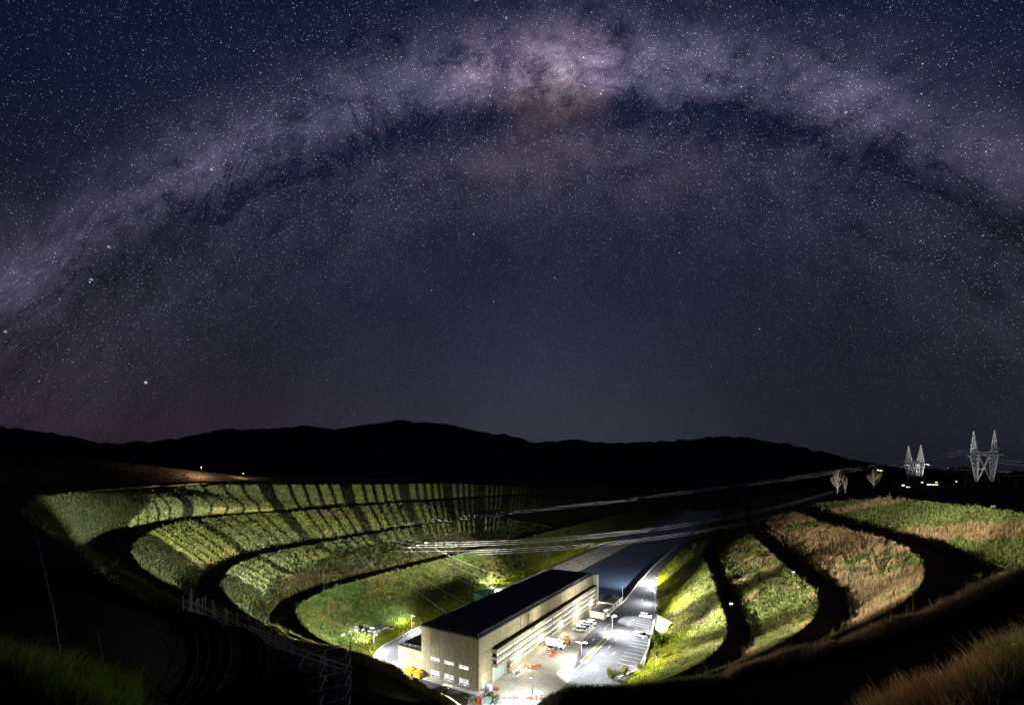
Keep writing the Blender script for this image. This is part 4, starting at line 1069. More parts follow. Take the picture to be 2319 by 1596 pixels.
for (a, b, l) in ((55.5, 43.2, 'wooden pole in front of the green shed'), (76, 41.5, 'short pole beside the equipment box')):
    p_ = at_ab('service_pole', a, b); tag(p_, l, 'pole'); part('shaft', M['timber'], lambda m: m.bar((0, 0, 0), (0, 0, 3.4), .08, 6), p_); part('cross_arm', M['timber'], lambda m: m.box(-.5, .5, -.05, .05, 3.0, 3.12), p_)
fr_ = at_ab('rear_fence', 0, 0); tag(fr_, 'thin dark rail fence along the rear road', 'fence')
part('rail', M['dark'], lambda m: [m.bar((4 + i * 9, 40.2 + i * .55, q), (13 + i * 9, 40.75 + i * .55, q), .03) for i in range(6) for q in (.55, 1.0)], fr_)['kind'] = 'stuff'
for i in range(19): part('post', M['timber'], lambda m: m.box(3.9 + i * 3, 4.02 + i * 3, 40.1 + i * .183, 40.25 + i * .183, 0, 1.1), fr_)

# ------------------------------------------------------------------ yard gate area at the bottom of the picture
fc = at_ab('mesh_fence', 0, 0); tag(fc, 'wire mesh fence with posts in front of the red barriers', 'fence')
fpts = [(-5.0, -6.4), (-0.2, -7.2), (3.4, -14.6)]
for i in range(2):
    p, q = Vector(fpts[i]), Vector(fpts[i + 1]); n = 3 if i == 0 else 5
    for k in range(n + 1):
        c = p.lerp(q, k / n)
        if not (i and k == 0): part('post', M['galv'], lambda m: m.bar((c.x, c.y, 0), (c.x, c.y, 1.75), .035, 6), fc)
    for z_ in (1.72, .9, .12): part('rail', M['galv'], lambda m: m.bar((p.x, p.y, z_), (q.x, q.y, z_), .022), fc)
    part('mesh_wire', M['galv'], lambda m: [m.bar(tuple(p.lerp(q, k / 30)) + (.1,), tuple(p.lerp(q, k / 30)) + (1.7,), .006, 3) for k in range(31)], fc)['kind'] = 'stuff'
for i, (t_, m_, l) in enumerate(((.12, M['white'], 'white board behind the mesh fence at its near corner'), (.3, M['red'], 'red plastic barrier nearest the fence corner'), (.46, M['white'], 'pale barrier between two red ones behind the fence'), (.62, M['red'], 'red plastic barrier in the middle behind the mesh fence'), (.78, M['orange'], 'orange barrier far along the mesh fence'), (.92, M['red'], 'red plastic barrier at the far end of the mesh fence'))):
    c = Vector(fpts[1]).lerp(Vector(fpts[2]), t_) + Vector((.9 + .3 * (i % 2), .3))
    barrier(c.x, c.y, -64 + 9 * (i % 3), l, 'barriers stored behind the mesh fence', m_)
ks = at_ab('green_kiosk', -3.6, -4.7, 20); tag(ks, 'low kiosk with ribbed green roof at the bottom edge', 'kiosk')
part('wall', M['cream'], lambda m: m.box(-1.0, 1.0, -.8, .8, 0, .9), ks)
kr = part('roof', M['green'], lambda m: m.prism([(-1.2, .902), (-1.2, .97), (1.2, 1.25), (1.2, .95)], -1, 1), ks)
for q in range(9): part('rib', M['white'], lambda m: m.add([(-1.2, -.95 + q * .23, .975), (1.2, -.95 + q * .23, 1.255), (1.2, -.9 + q * .23, 1.28), (-1.2, -.9 + q * .23, 1.0)], [(0, 1, 2, 3)]), kr)
pb = at_ab('red_cabinet', -3.8, -2.7, 0); tag(pb, 'rust-red upright cabinet beside the green kiosk', 'cabinet')
part('case', M['red'], lambda m: m.box(-.3, .3, -.35, .35, 0, 1.35), pb); part('door', M['orange'], lambda m: m.box(-.33, -.302, -.28, .28, .1, 1.25), pb)
br = at_ab('timber_rail', -4.6, 0.0, 90); tag(br, 'dark timber rail on short posts near the kiosk', 'rail')
part('beam', M['timber'], lambda m: m.box(-1.8, 1.8, -.07, .07, .65, .78), br)
for x in (-1.3, 1.3): part('post', M['timber'], lambda m: m.box(x - .07, x + .07, -.06, .06, 0, .648), br)

# ------------------------------------------------------------------ rocks
def rock_mesh(seed):
    bm = bmesh.new(); bmesh.ops.create_icosphere(bm, subdivisions=1, radius=1.0); rr = random.Random(seed)
    for v in bm.verts: v.co *= rr.uniform(.65, 1.1); v.co.z *= .7
    V = np.array([v.co[:] for v in bm.verts]); F = np.array([[q.index for q in f.verts] for f in bm.faces]); bm.free(); return V, F


RM = [rock_mesh(i) for i in range(6)]


def rocks(name, pts, sizes, label):
    V = []; F = []; n = 0
    for p, s_ in zip(pts, sizes):
        v, f = RM[random.randrange(6)]; an = random.uniform(0, 6.28); c_, q_ = math.cos(an), math.sin(an)
        v = np.c_[v[:, 0] * c_ - v[:, 1] * q_, v[:, 0] * q_ + v[:, 1] * c_, v[:, 2]] * s_ + np.array(p)
        V.append(v); F.append(f + n); n += len(v)
    return tag(link(name, np_mesh(name, np.concatenate(V), np.concatenate(F), None, False), M['rock']), label, 'rocks', kind='stuff')


rp = []; rs = []
for i in range(4200):
    a = 85 + 170 * random.random() ** 1.5; t_ = random.random(); e0 = 45.0 + (a - 85) * .01; e1 = 32 + (a - 85) * .01
    rp.append(W(a, e0 + (e1 - e0) * t_, -.05 - 3.3 * t_)); rs.append(random.uniform(.18, .55))
rocks('stone_armour', rp, rs, 'broken stone armour on the left canal bank')
rp = []; rs = []
oc = Vector(PZ(836, 1424, 6.6))
for i in range(60):
    rp.append((oc.x + random.gauss(0, 3.0), oc.y + random.gauss(0, 1.6), oc.z + random.uniform(-.6, .8))); rs.append(random.uniform(.3, .9))
rocks('rock_outcrop', rp, rs, 'pale rock outcrop low on the bank left of the powerhouse')

# ------------------------------------------------------------------ shrubs and trees
def leaf_cloud(centres, radii, n, size, c0, c1, flat=1.0):
    V = []; C = []
    ctr = np.array(centres); rad = np.array(radii); w_ = rad ** 2 / (rad ** 2).sum()
    idx = rng.choice(len(ctr), n, p=w_); d_ = rng.normal(size=(n, 3)); d_ /= np.linalg.norm(d_, axis=1)[:, None]
    P = ctr[idx] + d_ * (rad[idx] * rng.uniform(.55, 1.05, n))[:, None] * np.array([1, 1, flat])
    u = rng.normal(size=(n, 3)); u /= np.linalg.norm(u, axis=1)[:, None]; v = np.cross(u, d_); v /= np.linalg.norm(v, axis=1)[:, None] + 1e-6
    s_ = (size * rng.uniform(.6, 1.3, n))[:, None]
    V = np.stack([P - u * s_, P + v * s_ * .5, P + u * s_, P - v * s_ * .5], 1).reshape(-1, 3)
    F = np.arange(4 * n).reshape(n, 4); k_ = rng.random((n, 1)); c_ = np.array(c0) * (1 - k_) + np.array(c1) * k_
    return V, F, np.repeat(c_, 4, 0)


def shrub(loc, r, n, size, c0, c1, label, name='shrub', cat='shrub', group='shrubs round the car park'):
    o = empty(name, loc); tag(o, label, cat, group)
    cs = [(random.gauss(0, .45) * r, random.gauss(0, .45) * r, r * random.uniform(.4, 1.0)) for _ in range(9)]
    me = np_mesh('foliage', *leaf_cloud(cs, [r * random.uniform(.3, .55) for _ in cs], n, size, c0, c1), False); link('foliage', me, M['veg'], o)
    for q in range(4):
        e = Vector(cs[q]); part('stem', M['bark'], lambda m: m.tube([(0, 0, -.2), e * .5 + Vector((0, 0, .1)), e], [.07, .05, .02], 5), o)


shrub(W(51.0, -30.6, .6), 2.6, 2200, .16, (.05, .09, .015), (.12, .15, .03), 'round dark bush on the wall edge by the white utility truck')
shrub(W(47.5, -31.4, .8), 1.8, 1300, .15, (.06, .10, .015), (.13, .16, .03), 'smaller bush left of the round one above the wall')
shrub(W(25.2, -27.2, .2), 1.9, 1300, .15, (.09, .05, .03), (.10, .10, .03), 'reddish bush at the near corner of the car park')
shrub(W(22.4, -25.0, .2), 1.7, 1300, .15, (.07, .10, .015), (.15, .17, .03), 'yellow-green bush at the near corner of the car park')
shrub(W(29.6, -30.2, .8), 1.4, 900, .14, (.08, .06, .03), (.10, .11, .03), 'low brown bush beside the end of the retaining wall')
shrub(W(104, -23.0, 1.2), 2.6, 1800, .17, (.04, .07, .015), (.10, .12, .03), 'dark bush on the bank above the far lamp posts')
shrub(W(-1.7, -4.6, 0), 1.5, 1400, .13, (.05, .08, .015), (.12, .13, .03), 'bush between the green kiosk and the mesh fence')
shrub(W(-2.6, -5.9, 0), 1.0, 700, .12, (.06, .10, .015), (.14, .16, .03), 'small green bush against the mesh fence')
ct = empty('cabbage_tree', W(33.6, -33.4, 2.6)); tag(ct, 'spiky cabbage tree growing on the grass bank above the wall', 'tree')
part('trunk', M['bark'], lambda m: m.tube([(0, 0, -.6), (.05, 0, .8), (0, .05, 1.5)], [.16, .13, .12], 7), ct)
me = bpy.data.meshes.new('crown'); bl = MB()
for q in range(110):
    an = random.uniform(0, 6.28); el = random.uniform(-.5, 1.4); d_ = Vector((math.cos(an) * math.cos(el), math.sin(an) * math.cos(el), math.sin(el))); s_ = Vector((-math.sin(an), math.cos(an), 0)) * .06
    c = Vector((0, 0, 1.5)); e = c + d_ * random.uniform(.8, 1.2) - Vector((0, 0, .15)); md = c + d_ * .5 + Vector((0, 0, .05))
    bl.add([c - s_ * .4, c + s_ * .4, md + s_, md - s_, e], [(0, 1, 2, 3), (3, 2, 4)])
bl.build('crown', mat('cabbage_tree_leaf', (.10, .11, .04), .7, .3, 4.0), ct)


def bare_tree(loc, h, label, seed, spread=.55):
    o = empty('bare_tree', loc); tag(o, label, 'tree', 'bare trees on the right plateau'); rr = random.Random(seed)
    tk_ = MB(); bo = MB(); tw = MB()
    tk_.tube([(0, 0, -.5), (.1, 0, h * .15), (.05, .1, h * .3)], [h * .022, h * .018, h * .014], 7)
    for i in range(16):
        an = rr.uniform(0, 6.28); z0 = h * rr.uniform(.06, .3); e = Vector((math.cos(an) * h * spread * rr.uniform(.15, .6), math.sin(an) * h * spread * rr.uniform(.15, .6), h * rr.uniform(.6, .98)))
        p0 = Vector((.05, .05, z0)); md = p0.lerp(e, .5) + Vector((math.cos(an), math.sin(an), 0)) * h * .05
        bo.tube([p0, md, e], [h * .010, h * .006, h * .002], 5)
        for j in range(11):
            q = p0.lerp(md, .3).lerp(e, rr.uniform(.25, 1.0)); d_ = Vector((rr.gauss(0, .6), rr.gauss(0, .6), rr.uniform(.6, 1.3))).normalized() * h * rr.uniform(.07, .16)
            tw.tube([q, q + d_], [h * .0032, h * .001], 3)
    tk_.build('trunk', M['bark'], o); bo.build('limbs', M['bark'], o); t_ = tw.build('twigs', M['bark'], o); t_['kind'] = 'stuff'


bare_tree(PD(1896, 1114, 225), 12.0, 'bare upright tree beside the power lines, left of the pair', 3)
bare_tree(PD(1913, 1113, 228), 9.0, 'slim bare tree standing close to the left bare tree', 9, .3)
bare_tree(PD(1978, 1100, 240), 9.5, 'wide bare tree right of the power lines', 5, 1.1)


def dark_tree(loc, h, label, seed):
    o = empty('evergreen_tree', loc); tag(o, label, 'tree', 'dark trees on the right skyline'); rr = random.Random(seed)
    part('trunk', M['bark'], lambda m: m.tube([(0, 0, -1), (0, 0, h * .6)], [.3, .12], 6), o)
    cs = [(rr.gauss(0, .16) * h, rr.gauss(0, .16) * h, h * rr.uniform(.3, .9)) for _ in range(12)]
    me = np_mesh('crown', *leaf_cloud(cs, [h * rr.uniform(.1, .2) for _ in cs], 900, h * .045, (.012, .017, .01), (.022, .03, .014)), False); link('crown', me, M['veg'], o)


for i, (x, y, Y, h, l) in enumerate(((2118, 1092, 290, 9, 'dark tree right of the nearer pylon'), (2152, 1094, 285, 11, 'dark tree over the blue lamp'), (2186, 1092, 280, 12, 'dark tree at the foot of the right pylon'), (2262, 1094, 275, 8, 'dark tree right of the right pylon'), (2300, 1096, 270, 9, 'dark tree at the right picture edge'), (2040, 1096, 300, 6, 'low dark tree left of the nearer pylon'))):
    dark_tree(PD(x, y, Y), h, l, i)

# ------------------------------------------------------------------ pylons and power lines
def lattice(m, p0, w0, p1, w1, n, r):
    p0, p1 = Vector(p0), Vector(p1); cs = [(-1, -1), (1, -1), (1, 1), (-1, 1)]
    lv = []
    for k in range(n + 1):
        t_ = k / n; c = p0.lerp(p1, t_); w_ = w0 + (w1 - w0) * t_; lv.append([c + Vector((x * w_ / 2, y * w_ / 2, 0)) for x, y in cs])
    for k in range(n):
        for j in range(4):
            m.bar(lv[k][j], lv[k + 1][j], r * 1.4, 3); m.bar(lv[k][j], lv[k + 1][(j + 1) % 4], r, 3); m.bar(lv[k + 1][j], lv[k + 1][(j + 1) % 4], r, 3)


def pylon(loc, rz, label, s_=1.0):
    o = empty('pylon', loc, rz); tag(o, label, 'pylon', 'lattice pylons on the right skyline'); r = .125
    for x in (-1, 1):
        part('leg', M['galv'], lambda m: lattice(m, (x * 3.3 * s_, 0, -2), .9, (x * 4.0 * s_, 0, 14.5 * s_), 3.6 * s_, 7, r), o)['kind'] = 'stuff'
        part('brace', M['galv'], lambda m: (m.bar((x * 2.2 * s_, -1.6, 14 * s_), (-x * 2.6 * s_, -.5, -1), r * 1.3, 3), m.bar((x * 2.2 * s_, 1.6, 14 * s_), (-x * 2.6 * s_, .5, -1), r * 1.3, 3)), o)
        part('peak', M['galv'], lambda m: lattice(m, (x * 4.2 * s_, 0, 16 * s_), 3.0 * s_, (x * 4.4 * s_, 0, 29.5 * s_), .15, 9, r * .9), o)['kind'] = 'stuff'
    def beam(m):
        x0, x1, n = -7.4 * s_, 7.4 * s_, 10; zb, zt = 14.5 * s_, 16.2 * s_
        for k in range(n):
            a_, b_ = x0 + (x1 - x0) * k / n, x0 + (x1 - x0) * (k + 1) / n
            for y in (-1.2, 1.2):
                m.bar((a_, y, zb), (b_, y, zb), r * 1.3, 3)
                if 0 < k < n - 1: m.bar((a_, y, zt), (b_, y, zt), r * 1.3, 3)
                m.bar((a_, y, zb if k % 2 else (zt if 0 < k else zb)), (b_, y, (zt if 0 < k < n - 1 else zb) if k % 2 else zb), r, 3)
            m.bar((a_, -1.2, zb), (b_, 1.2, zb), r, 3)
    part('cross_beam', M['galv'], beam, o)['kind'] = 'stuff'
    for x in (-7.2, 0, 7.2): part('insulator', M['white'], lambda m: m.tube([(x * s_, 1.2, 14.4 * s_), (x * s_ + .4, 3.4, 13.6 * s_)], .16, 6), o)


pylon(PD(2070, 1092, 330), R(-80), 'grey lattice pylon with two peaks, left one on the skyline', .98)
pylon(PD(2228, 1083, 262), R(-56), 'larger grey lattice pylon with two peaks at the right edge', 1.0)


def cable(p0, p1, sag, label, group, r=.075, n=26, string=True):
    p0, p1 = Vector(p0), Vector(p1); o = empty('power_cable', tuple(p0)); tag(o, label, 'cable', group)
    pts = [p0.lerp(p1, k / n) - p0 - Vector((0, 0, sag * 4 * (k / n) * (1 - k / n))) for k in range(n + 1)]
    part('conductor', M['wire'], lambda m: m.tube(pts, r, 5), o)
    if string:
        d_ = (pts[-1] - pts[-2]).normalized()
        part('insulator_string', M['galv'], lambda m: m.tube([pts[-1] - d_ * 1.2, pts[-1] - d_ * .6, pts[-1]], [.1, .2, .1], 7), o)


INS = [(960.7, 1228.6), (942, 1234), (922.5, 1239.3), (881, 1248.2), (858, 1253.3), (833.4, 1259.4)]
words = ['highest', 'middle', 'lowest']
downto = [(75, 6.6), (64, 6.6), (52, 6.6), (36, 6.6), (24, 6.6), (12, 6.6)]
for k, (x, y) in enumerate(INS):
    e = PD(x, y, 200); g_ = k // 3; j = k % 3
    s0 = PD(2052 - 6 * j, 1052 + 5 * j, 330) if g_ == 0 else PD(2078 - 6 * j, 1066 + 5 * j, 330)
    cable(s0, e, 14 if g_ == 0 else 16, '%s conductor of the %s bundle sweeping from the pylons to the left bank' % (words[j], 'upper bright' if g_ == 0 else 'lower bright'), 'conductors across the canal', .05)
    an = PD(x - 52, y - 11, 216)
    cable(an, e, .2, 'tension string from the left bank to the %s conductor of the %s bundle' % (words[j], 'upper' if g_ == 0 else 'lower'), 'tension strings on the left bank', .03, 6, False)
    a_, z_ = downto[k]
    cable(W(a_, 26.2, z_), e, 2.0, 'down lead from the %s insulator of the %s bundle to the powerhouse' % (words[j], 'upper' if g_ == 0 else 'lower'), 'down leads to the powerhouse', .035, 14, False)
for j in range(3):
    cable(PD(2214 + 4 * j, 1014 + 4 * j, 262), PD(975 - 60 * j, 1176 + 9 * j, 255 - 8 * j), 3.0, '%s conductor of the faint top bundle over the canal' % words[j], 'faint top conductors', .03, 26, False)
for j in range(3):
    cable(PD(2078 + 20 * j, 1046 + 3 * j, 328), PD(2240 + 60 * j, 1058 + 8 * j, 240), 3.5, '%s line leaving the left pylon towards the right edge' % words[j], 'lines leaving the pylons', .06, 14, False)
for j in range(2):
    cable(PD(2240, 1036 + 6 * j, 262), PD(2420, 1040 + 12 * j, 230), 2.0, '%s line leaving the right pylon' % words[j], 'lines leaving the right pylon', .06, 10, False)

# ------------------------------------------------------------------ far lights and houses
def house(loc, rz, label, wn, L_=12, D_=7, H_=3.2, lamp=None):
    o = empty('far_house', loc, rz); tag(o, label, 'house', 'lit houses far behind the banks')
    part('wall', M['iron'], lambda m: m.box(-L_ / 2, L_ / 2, 0, D_, -2, H_), o)
    part('roof', M['roof'], lambda m: m.prism([(-L_ / 2 - .4, H_ + .02), (L_ / 2 + .4, H_ + .02), (L_ / 2 - 1, H_ + 2.2), (-L_ / 2 + 1, H_ + 2.2)], -.4, D_ + .4), o)
    for (x, w_, z0, z1) in wn: part('window', M['housewin'], lambda m: m.box(x, x + w_, -.06, -.002, z0, z1), o)


house(PD(2104, 1099, 290), R(-8), 'low house with a row of lit windows under the left pylon', [(-5, 1.2, 1.9, 2.5), (-1.5, 2.4, .4, 1.0), (1.2, 4.0, .4, .8), (3.6, 1.2, 2.0, 2.5)], 14)
house(PD(1992, 1066, 1500), R(-8), 'distant house with bright lights on the dark hill foot', [(-9, 6, 2, 4.5), (-1, 5, 0, 2.5), (5, 3, 0, 2)], 26, 9, 6)
house(PD(2050, 1104, 275), R(0), 'small shed with a pale lit front below the left pylon', [(-2.4, 1.6, 1.2, 2.0), (0.4, 1.2, .3, .8), (2.3, .5, 0.2, .6)], 7, 5, 2.4)
bl_ = empty('yard_lamp', PD(2165, 1094, 268)); tag(bl_, 'small blue lamp shining among the dark trees at right', 'lamp')
part('post', M['dark'], lambda m: m.bar((0, 0, -1), (0, 0, 1.0), .05), bl_); part('bulb', M['bluelamp'], lambda m: m.lathe([(.05, .9), (.3, 1.1), (.3, 1.3), (.05, 1.5)], n=8), bl_)
yl = empty('yard_lamp', PD(2150, 1092, 312)); tag(yl, 'added floodlamp near the low house lighting both pylons', 'lamp')
part('post', M['dark'], lambda m: m.bar((0, 0, -1), (0, 0, 3.4), .06), yl); part('head', M['dark'], lambda m: m.box(-.25, .25, -.1, .1, 3.42, 3.7), yl)
flood('added_flood', yl, (0, .3, 3.7), PD(2070, 1020, 330), 50000, 90, .6)  # lamp added behind the house to light the left pylon
y2 = empty('yard_lamp', PD(2200, 1096, 244)); tag(y2, 'added floodlamp in front of the right pylon', 'lamp')
part('post', M['dark'], lambda m: m.bar((0, 0, -1), (0, 0, 2.4), .06), y2); part('head', M['dark'], lambda m: m.box(-.25, .25, -.1, .1, 2.42, 2.7), y2)
flood('added_flood', y2, (0, .3, 3.0), PD(2228, 1000, 262), 22000, 84, .5)  # lamp added to light the right pylon

# ------------------------------------------------------------------ bench signs
def sign(p, label, s_=0.62):
    o = empty('marker_sign', p, R(-18)); tag(o, label, 'sign', 'marker boards on the benches')
    for x in (-.45, .45): part('post', M['board'], lambda m: m.box((x - .06) * s_, (x + .06) * s_, -.05, .05, -.4, 1.7 * s_), o)
    part('board', M['board'], lambda m: m.box(-.75 * s_, .75 * s_, -.09, -.052, 1.05 * s_, 1.75 * s_), o)


for (p, l) in ((PB(447, 1101.0, 193), 'marker board on the crest of the topmost left bank'), (PZ(588, 1163.5, 32.2), 'marker board on the crest of the striped second left bank'), (PB(672, 1241.5, 121), 'marker board on the crest of the third left bank'), (PB(808, 1316, 71), 'marker board on the crest of the lowest left bank'),
               (PZ(2024, 1233, 29.2), 'marker board on the crest of the straw-covered right bank'), (PZ(1796, 1300, 19.2), 'marker board on the crest of the second right bank'), (PZ(1619, 1341, 11.6), 'marker board on the crest of the bank beside the road'), (PD(2248, 1153, 112), 'marker board on the crest of the topmost right bank'),
               (PZ(1655, 1372, 11.8), 'marker board standing on the lowest right bench'), (PZ(780, 1300, 12.9), 'marker board on the bench above the lowest left bank')): sign(p, l)

# ------------------------------------------------------------------ penstocks and scaffolding
def penstock(path, rad, rings, label):
    o = empty('penstock', tuple(path[len(path) // 2])); base = Vector(path[len(path) // 2]); tag(o, label, 'pipe', 'penstocks on the near hillside')
    P_ = smooth_poly([Vector(p) - base for p in path], 60, 3)
    part('pipe', M['pipe'], lambda m: m.tube([tuple(p) for p in P_], rad, 40, False), o, True)
    s_ = np.r_[0, np.cumsum(np.linalg.norm(np.diff(P_, axis=0), axis=1))]
    for q in rings:
        x = s_[np.argmin(np.linalg.norm(P_ - np.array(Vector(q) - base)[None], axis=1))]; c = Vector([np.interp(x, s_, P_[:, k]) for k in range(3)]); e = Vector([np.interp(x + .3, s_, P_[:, k]) for k in range(3)]); t_ = (e - c).normalized()
        rg = part('ring_girder', M['pipe'], lambda m: m.tube([c - t_ * .42, c + t_ * .42], rad + .16, 40), o, True)
        for sg in (-1, 1): part('flange', M['ring'], lambda m: m.tube([c + t_ * (.45 * sg - .02), c + t_ * (.45 * sg + .02)], rad + .24, 40), rg)
        part('saddle', M['concrete'], lambda m: m.box(c.x - .5, c.x + .5, c.y - 1.6, c.y + 1.6, c.z - rad - 4.5, c.z - rad * .75), o)


pA = [(-13, -16, 53), (-13.2, -3, 48.5), PD(-150, 1500, 9.5), PD(100, 1512, 13.5), PD(250, 1510, 18), PD(400, 1500, 22), PD(490, 1512, 25), PD(570, 1545, 28), PD(720, 1600, 34), PD(880, 1640, 44), PD(1000, 1638, 57), PD(1070, 1640, 76), PD(1080, 1640, 88)]
penstock(pA, 2.3, [PD(322, 1506, 20), PD(415, 1501, 22.5), PD(500, 1516, 25.3), PD(690, 1588, 32.8), PD(960, 1640, 52)], 'large dark steel penstock running down to the powerhouse')
pB = [(-60, 30, 47), PD(120, 1335, 46), PD(215, 1365, 50), PD(300, 1395, 54), PD(385, 1425, 58), PD(470, 1460, 63), PD(560, 1510, 70)]
penstock(pB, 1.9, [PD(212, 1364, 50), PD(296, 1394, 54), PD(372, 1420, 57)], 'farther dark penstock behind the near one at left')


def scaffold_run(pts, label):
    o = empty('scaffold_walkway', tuple(pts[0])); b0 = Vector(pts[0]); tag(o, label, 'scaffold'); Q = [Vector(p) - b0 for p in pts]
    for i in range(len(Q) - 1):
        p, q = Q[i], Q[i + 1]; t_ = (q - p).normalized(); s_ = Vector((-t_.y, t_.x, 0)).normalized() * .55
        part('deck_board', M['timber'], lambda m: m.add([p - s_, q - s_, q + s_, p + s_, p - s_ + Vector((0, 0, .08)), q - s_ + Vector((0, 0, .08)), q + s_ + Vector((0, 0, .08)), p + s_ + Vector((0, 0, .08))], [(3, 2, 1, 0), (4, 5, 6, 7), (0, 1, 5, 4), (1, 2, 6, 5), (2, 3, 7, 6), (3, 0, 4, 7)]), o)
        n = 3
        for k in range(n):
            c = p.lerp(q, k / n)
            for sg in (-1, 1):
                part('standard', M['galv'], lambda m: m.bar(c + s_ * sg + Vector((0, 0, -2.0)), c + s_ * sg + Vector((0, 0, random.uniform(1.25, 1.9))), .035, 6), o)
        for sg in (-1, 1):
            for zz in (.55, 1.05): part('guard_rail', M['galv'], lambda m: m.bar(p + s_ * sg + Vector((0, 0, zz)), q + s_ * sg + Vector((0, 0, zz)), .028, 5), o)
        part('brace', M['galv'], lambda m: m.bar(p + s_ + Vector((0, 0, -.6)), p.lerp(q, .4) + s_ + Vector((0, 0, 1.0)), .028, 5), o)


scaffold_run([PD(424, 1393, 28.5), PD(470, 1412, 29.6), PD(551, 1447, 32), PD(601, 1465, 34), PD(651, 1486, 36), PD(716, 1508, 39), PD(790, 1532, 42.5)], 'scaffold walkway with steel guard rails along the near penstock')


def tower(x0, x1, Y, ytop, label):
    o = empty('scaffold_tower', PD(x0, 1620, Y)); b0 = Vector(PD(x0, 1620, Y)); tag(o, label, 'scaffold')
    A_ = Vector(PD(x0, ytop, Y)) - b0; B_ = Vector(PD(x1, ytop, Y + 1.4)) - b0; dpt = Vector((-.5, 2.2, 0))
    cs = [A_, A_.lerp(B_, .42), B_, A_ + dpt, A_.lerp(B_, .42) + dpt, B_ + dpt]; zb = -2.5
    for k, c in enumerate(cs): part('standard', M['galv'], lambda m: m.bar((c.x, c.y, zb), (c.x, c.y, c.z + (.9 if k % 3 == 2 else 0)), .04, 6), o)
    lv = [A_.z - 1.0 * q for q in range(0, 6)]
    for z_ in lv:
        for i_, j_ in ((0, 1), (1, 2), (3, 4), (4, 5), (0, 3), (1, 4), (2, 5)):
            part('ledger', M['galv'], lambda m: m.bar((cs[i_].x, cs[i_].y, z_), (cs[j_].x, cs[j_].y, z_), .03, 5), o)
    for q in range(4):
        i_, j_ = (0, 1) if q % 2 else (1, 2)
        part('diagonal', M['galv'], lambda m: m.bar((cs[i_].x, cs[i_].y, lv[q]), (cs[j_].x, cs[j_].y, lv[q + 1] - .3), .028, 5), o)


tower(679, 783, 29.5, 1506, 'scaffold tower standing over the near penstock at the bottom')

# ------------------------------------------------------------------ mountains
RID = [(-900, 940), (-500, 955), (-200, 960), (0, 966), (60, 972), (150, 986), (240, 1004), (330, 1000), (420, 990), (500, 973), (560, 970), (620, 970), (690, 964), (750, 973), (800, 967), (830, 960), (890, 951), (930, 954), (960, 957), (1020, 962), (1080, 976), (1150, 985), (1215, 1004), (1260, 998), (1300, 995), (1360, 1002),
       (1440, 1003), (1500, 998), (1560, 996), (1610, 989), (1660, 987), (1720, 994), (1780, 1004), (1850, 1020), (1920, 1038), (2000, 1052), (2100, 1063), (2318, 1072), (2600, 1070), (3200, 1060)]
mx_ = np.linspace(-900, 3200, 700); my_ = np.interp(mx_, [p[0] for p in RID], [p[1] for p in RID])
my_ = ker(my_, 2) + (vnoise(mx_, mx_ * 0, .05, 4) - .5) * 5 + (vnoise(mx_, mx_ * 0, .25, 6) - .5) * 2.2
rowsM = []
for q, dist in zip(np.linspace(0, 1, 18), np.linspace(3600, 1900, 18)):
    prof = (1 - q) ** 1.25
    z_ = (50 + (1085 - my_) / 961 * 3600) * prof - 6 * q
    G_ = np.c_[(mx_ - 1159) / 961 * dist, np.full_like(mx_, dist), z_]
    if q > 0:
        G_[:, 2] += (fnoise(G_[:, 0], G_[:, 1], .004, 19) - .5) * 120 * np.sin(np.pi * min(1, q * 1.0)) * prof
    rowsM.append(G_)
back = rowsM[0].copy(); back[:, 1] += 900; back[:, 2] = -5
GM = np.stack([back] + rowsM, 1); a_, b_ = GM.shape[:2]; ii = np.arange(a_ * b_).reshape(a_, b_)
tag(link('mountains', np_mesh('mountains', GM.reshape(-1, 3), np.stack([ii[:-1, :-1], ii[1:, :-1], ii[1:, 1:], ii[:-1, 1:]], -1).reshape(-1, 4)), M['hill']), kind='structure')

# ------------------------------------------------------------------ plant cover
def blades(P, h, w, lean, C, bend=False, up=None):
    """one grass blade per point: P (N,3), h, w, lean (N,), C (N,3)"""
    n = len(P); an = rng.uniform(0, 2 * np.pi, n); la = rng.uniform(0, 2 * np.pi, n)
    sd_ = np.c_[np.cos(an), np.sin(an), np.zeros(n)] * (w / 2)[:, None]
    ld = np.c_[np.cos(la), np.sin(la), np.zeros(n)]
    tip = P + ld * (h * lean)[:, None] + np.c_[np.zeros(n), np.zeros(n), h]
    if not bend:
        V = np.stack([P - sd_, P + sd_, tip], 1).reshape(-1, 3)
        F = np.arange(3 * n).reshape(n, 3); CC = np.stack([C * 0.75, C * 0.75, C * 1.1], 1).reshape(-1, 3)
        return V, F, CC
    midp = P + ld * (h * lean * 0.3)[:, None] + np.c_[np.zeros(n), np.zeros(n), h * 0.6]
    V = np.stack([P - sd_, P + sd_, midp - sd_ * 0.7, midp + sd_ * 0.7, tip], 1).reshape(-1, 3)
    i = np.arange(n)[:, None] * 5
    F = np.concatenate([i + np.array([[0, 1, 3]]), i + np.array([[0, 3, 2]]), i + np.array([[2, 3, 4]])])
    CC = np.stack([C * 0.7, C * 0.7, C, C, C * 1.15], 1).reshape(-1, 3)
    return V, F, CC


def veg(name, parts_, label, cat):
    V = []; F = []; C = []; n = 0
    for v, f, c in parts_: V.append(v); F.append(f + n); C.append(c); n += len(v)
    me = np_mesh(name, np.concatenate(V), np.concatenate(F), np.clip(np.concatenate(C), 0, 1), False)
    return tag(link(name, me, M['veg']), label, cat, kind='stuff')


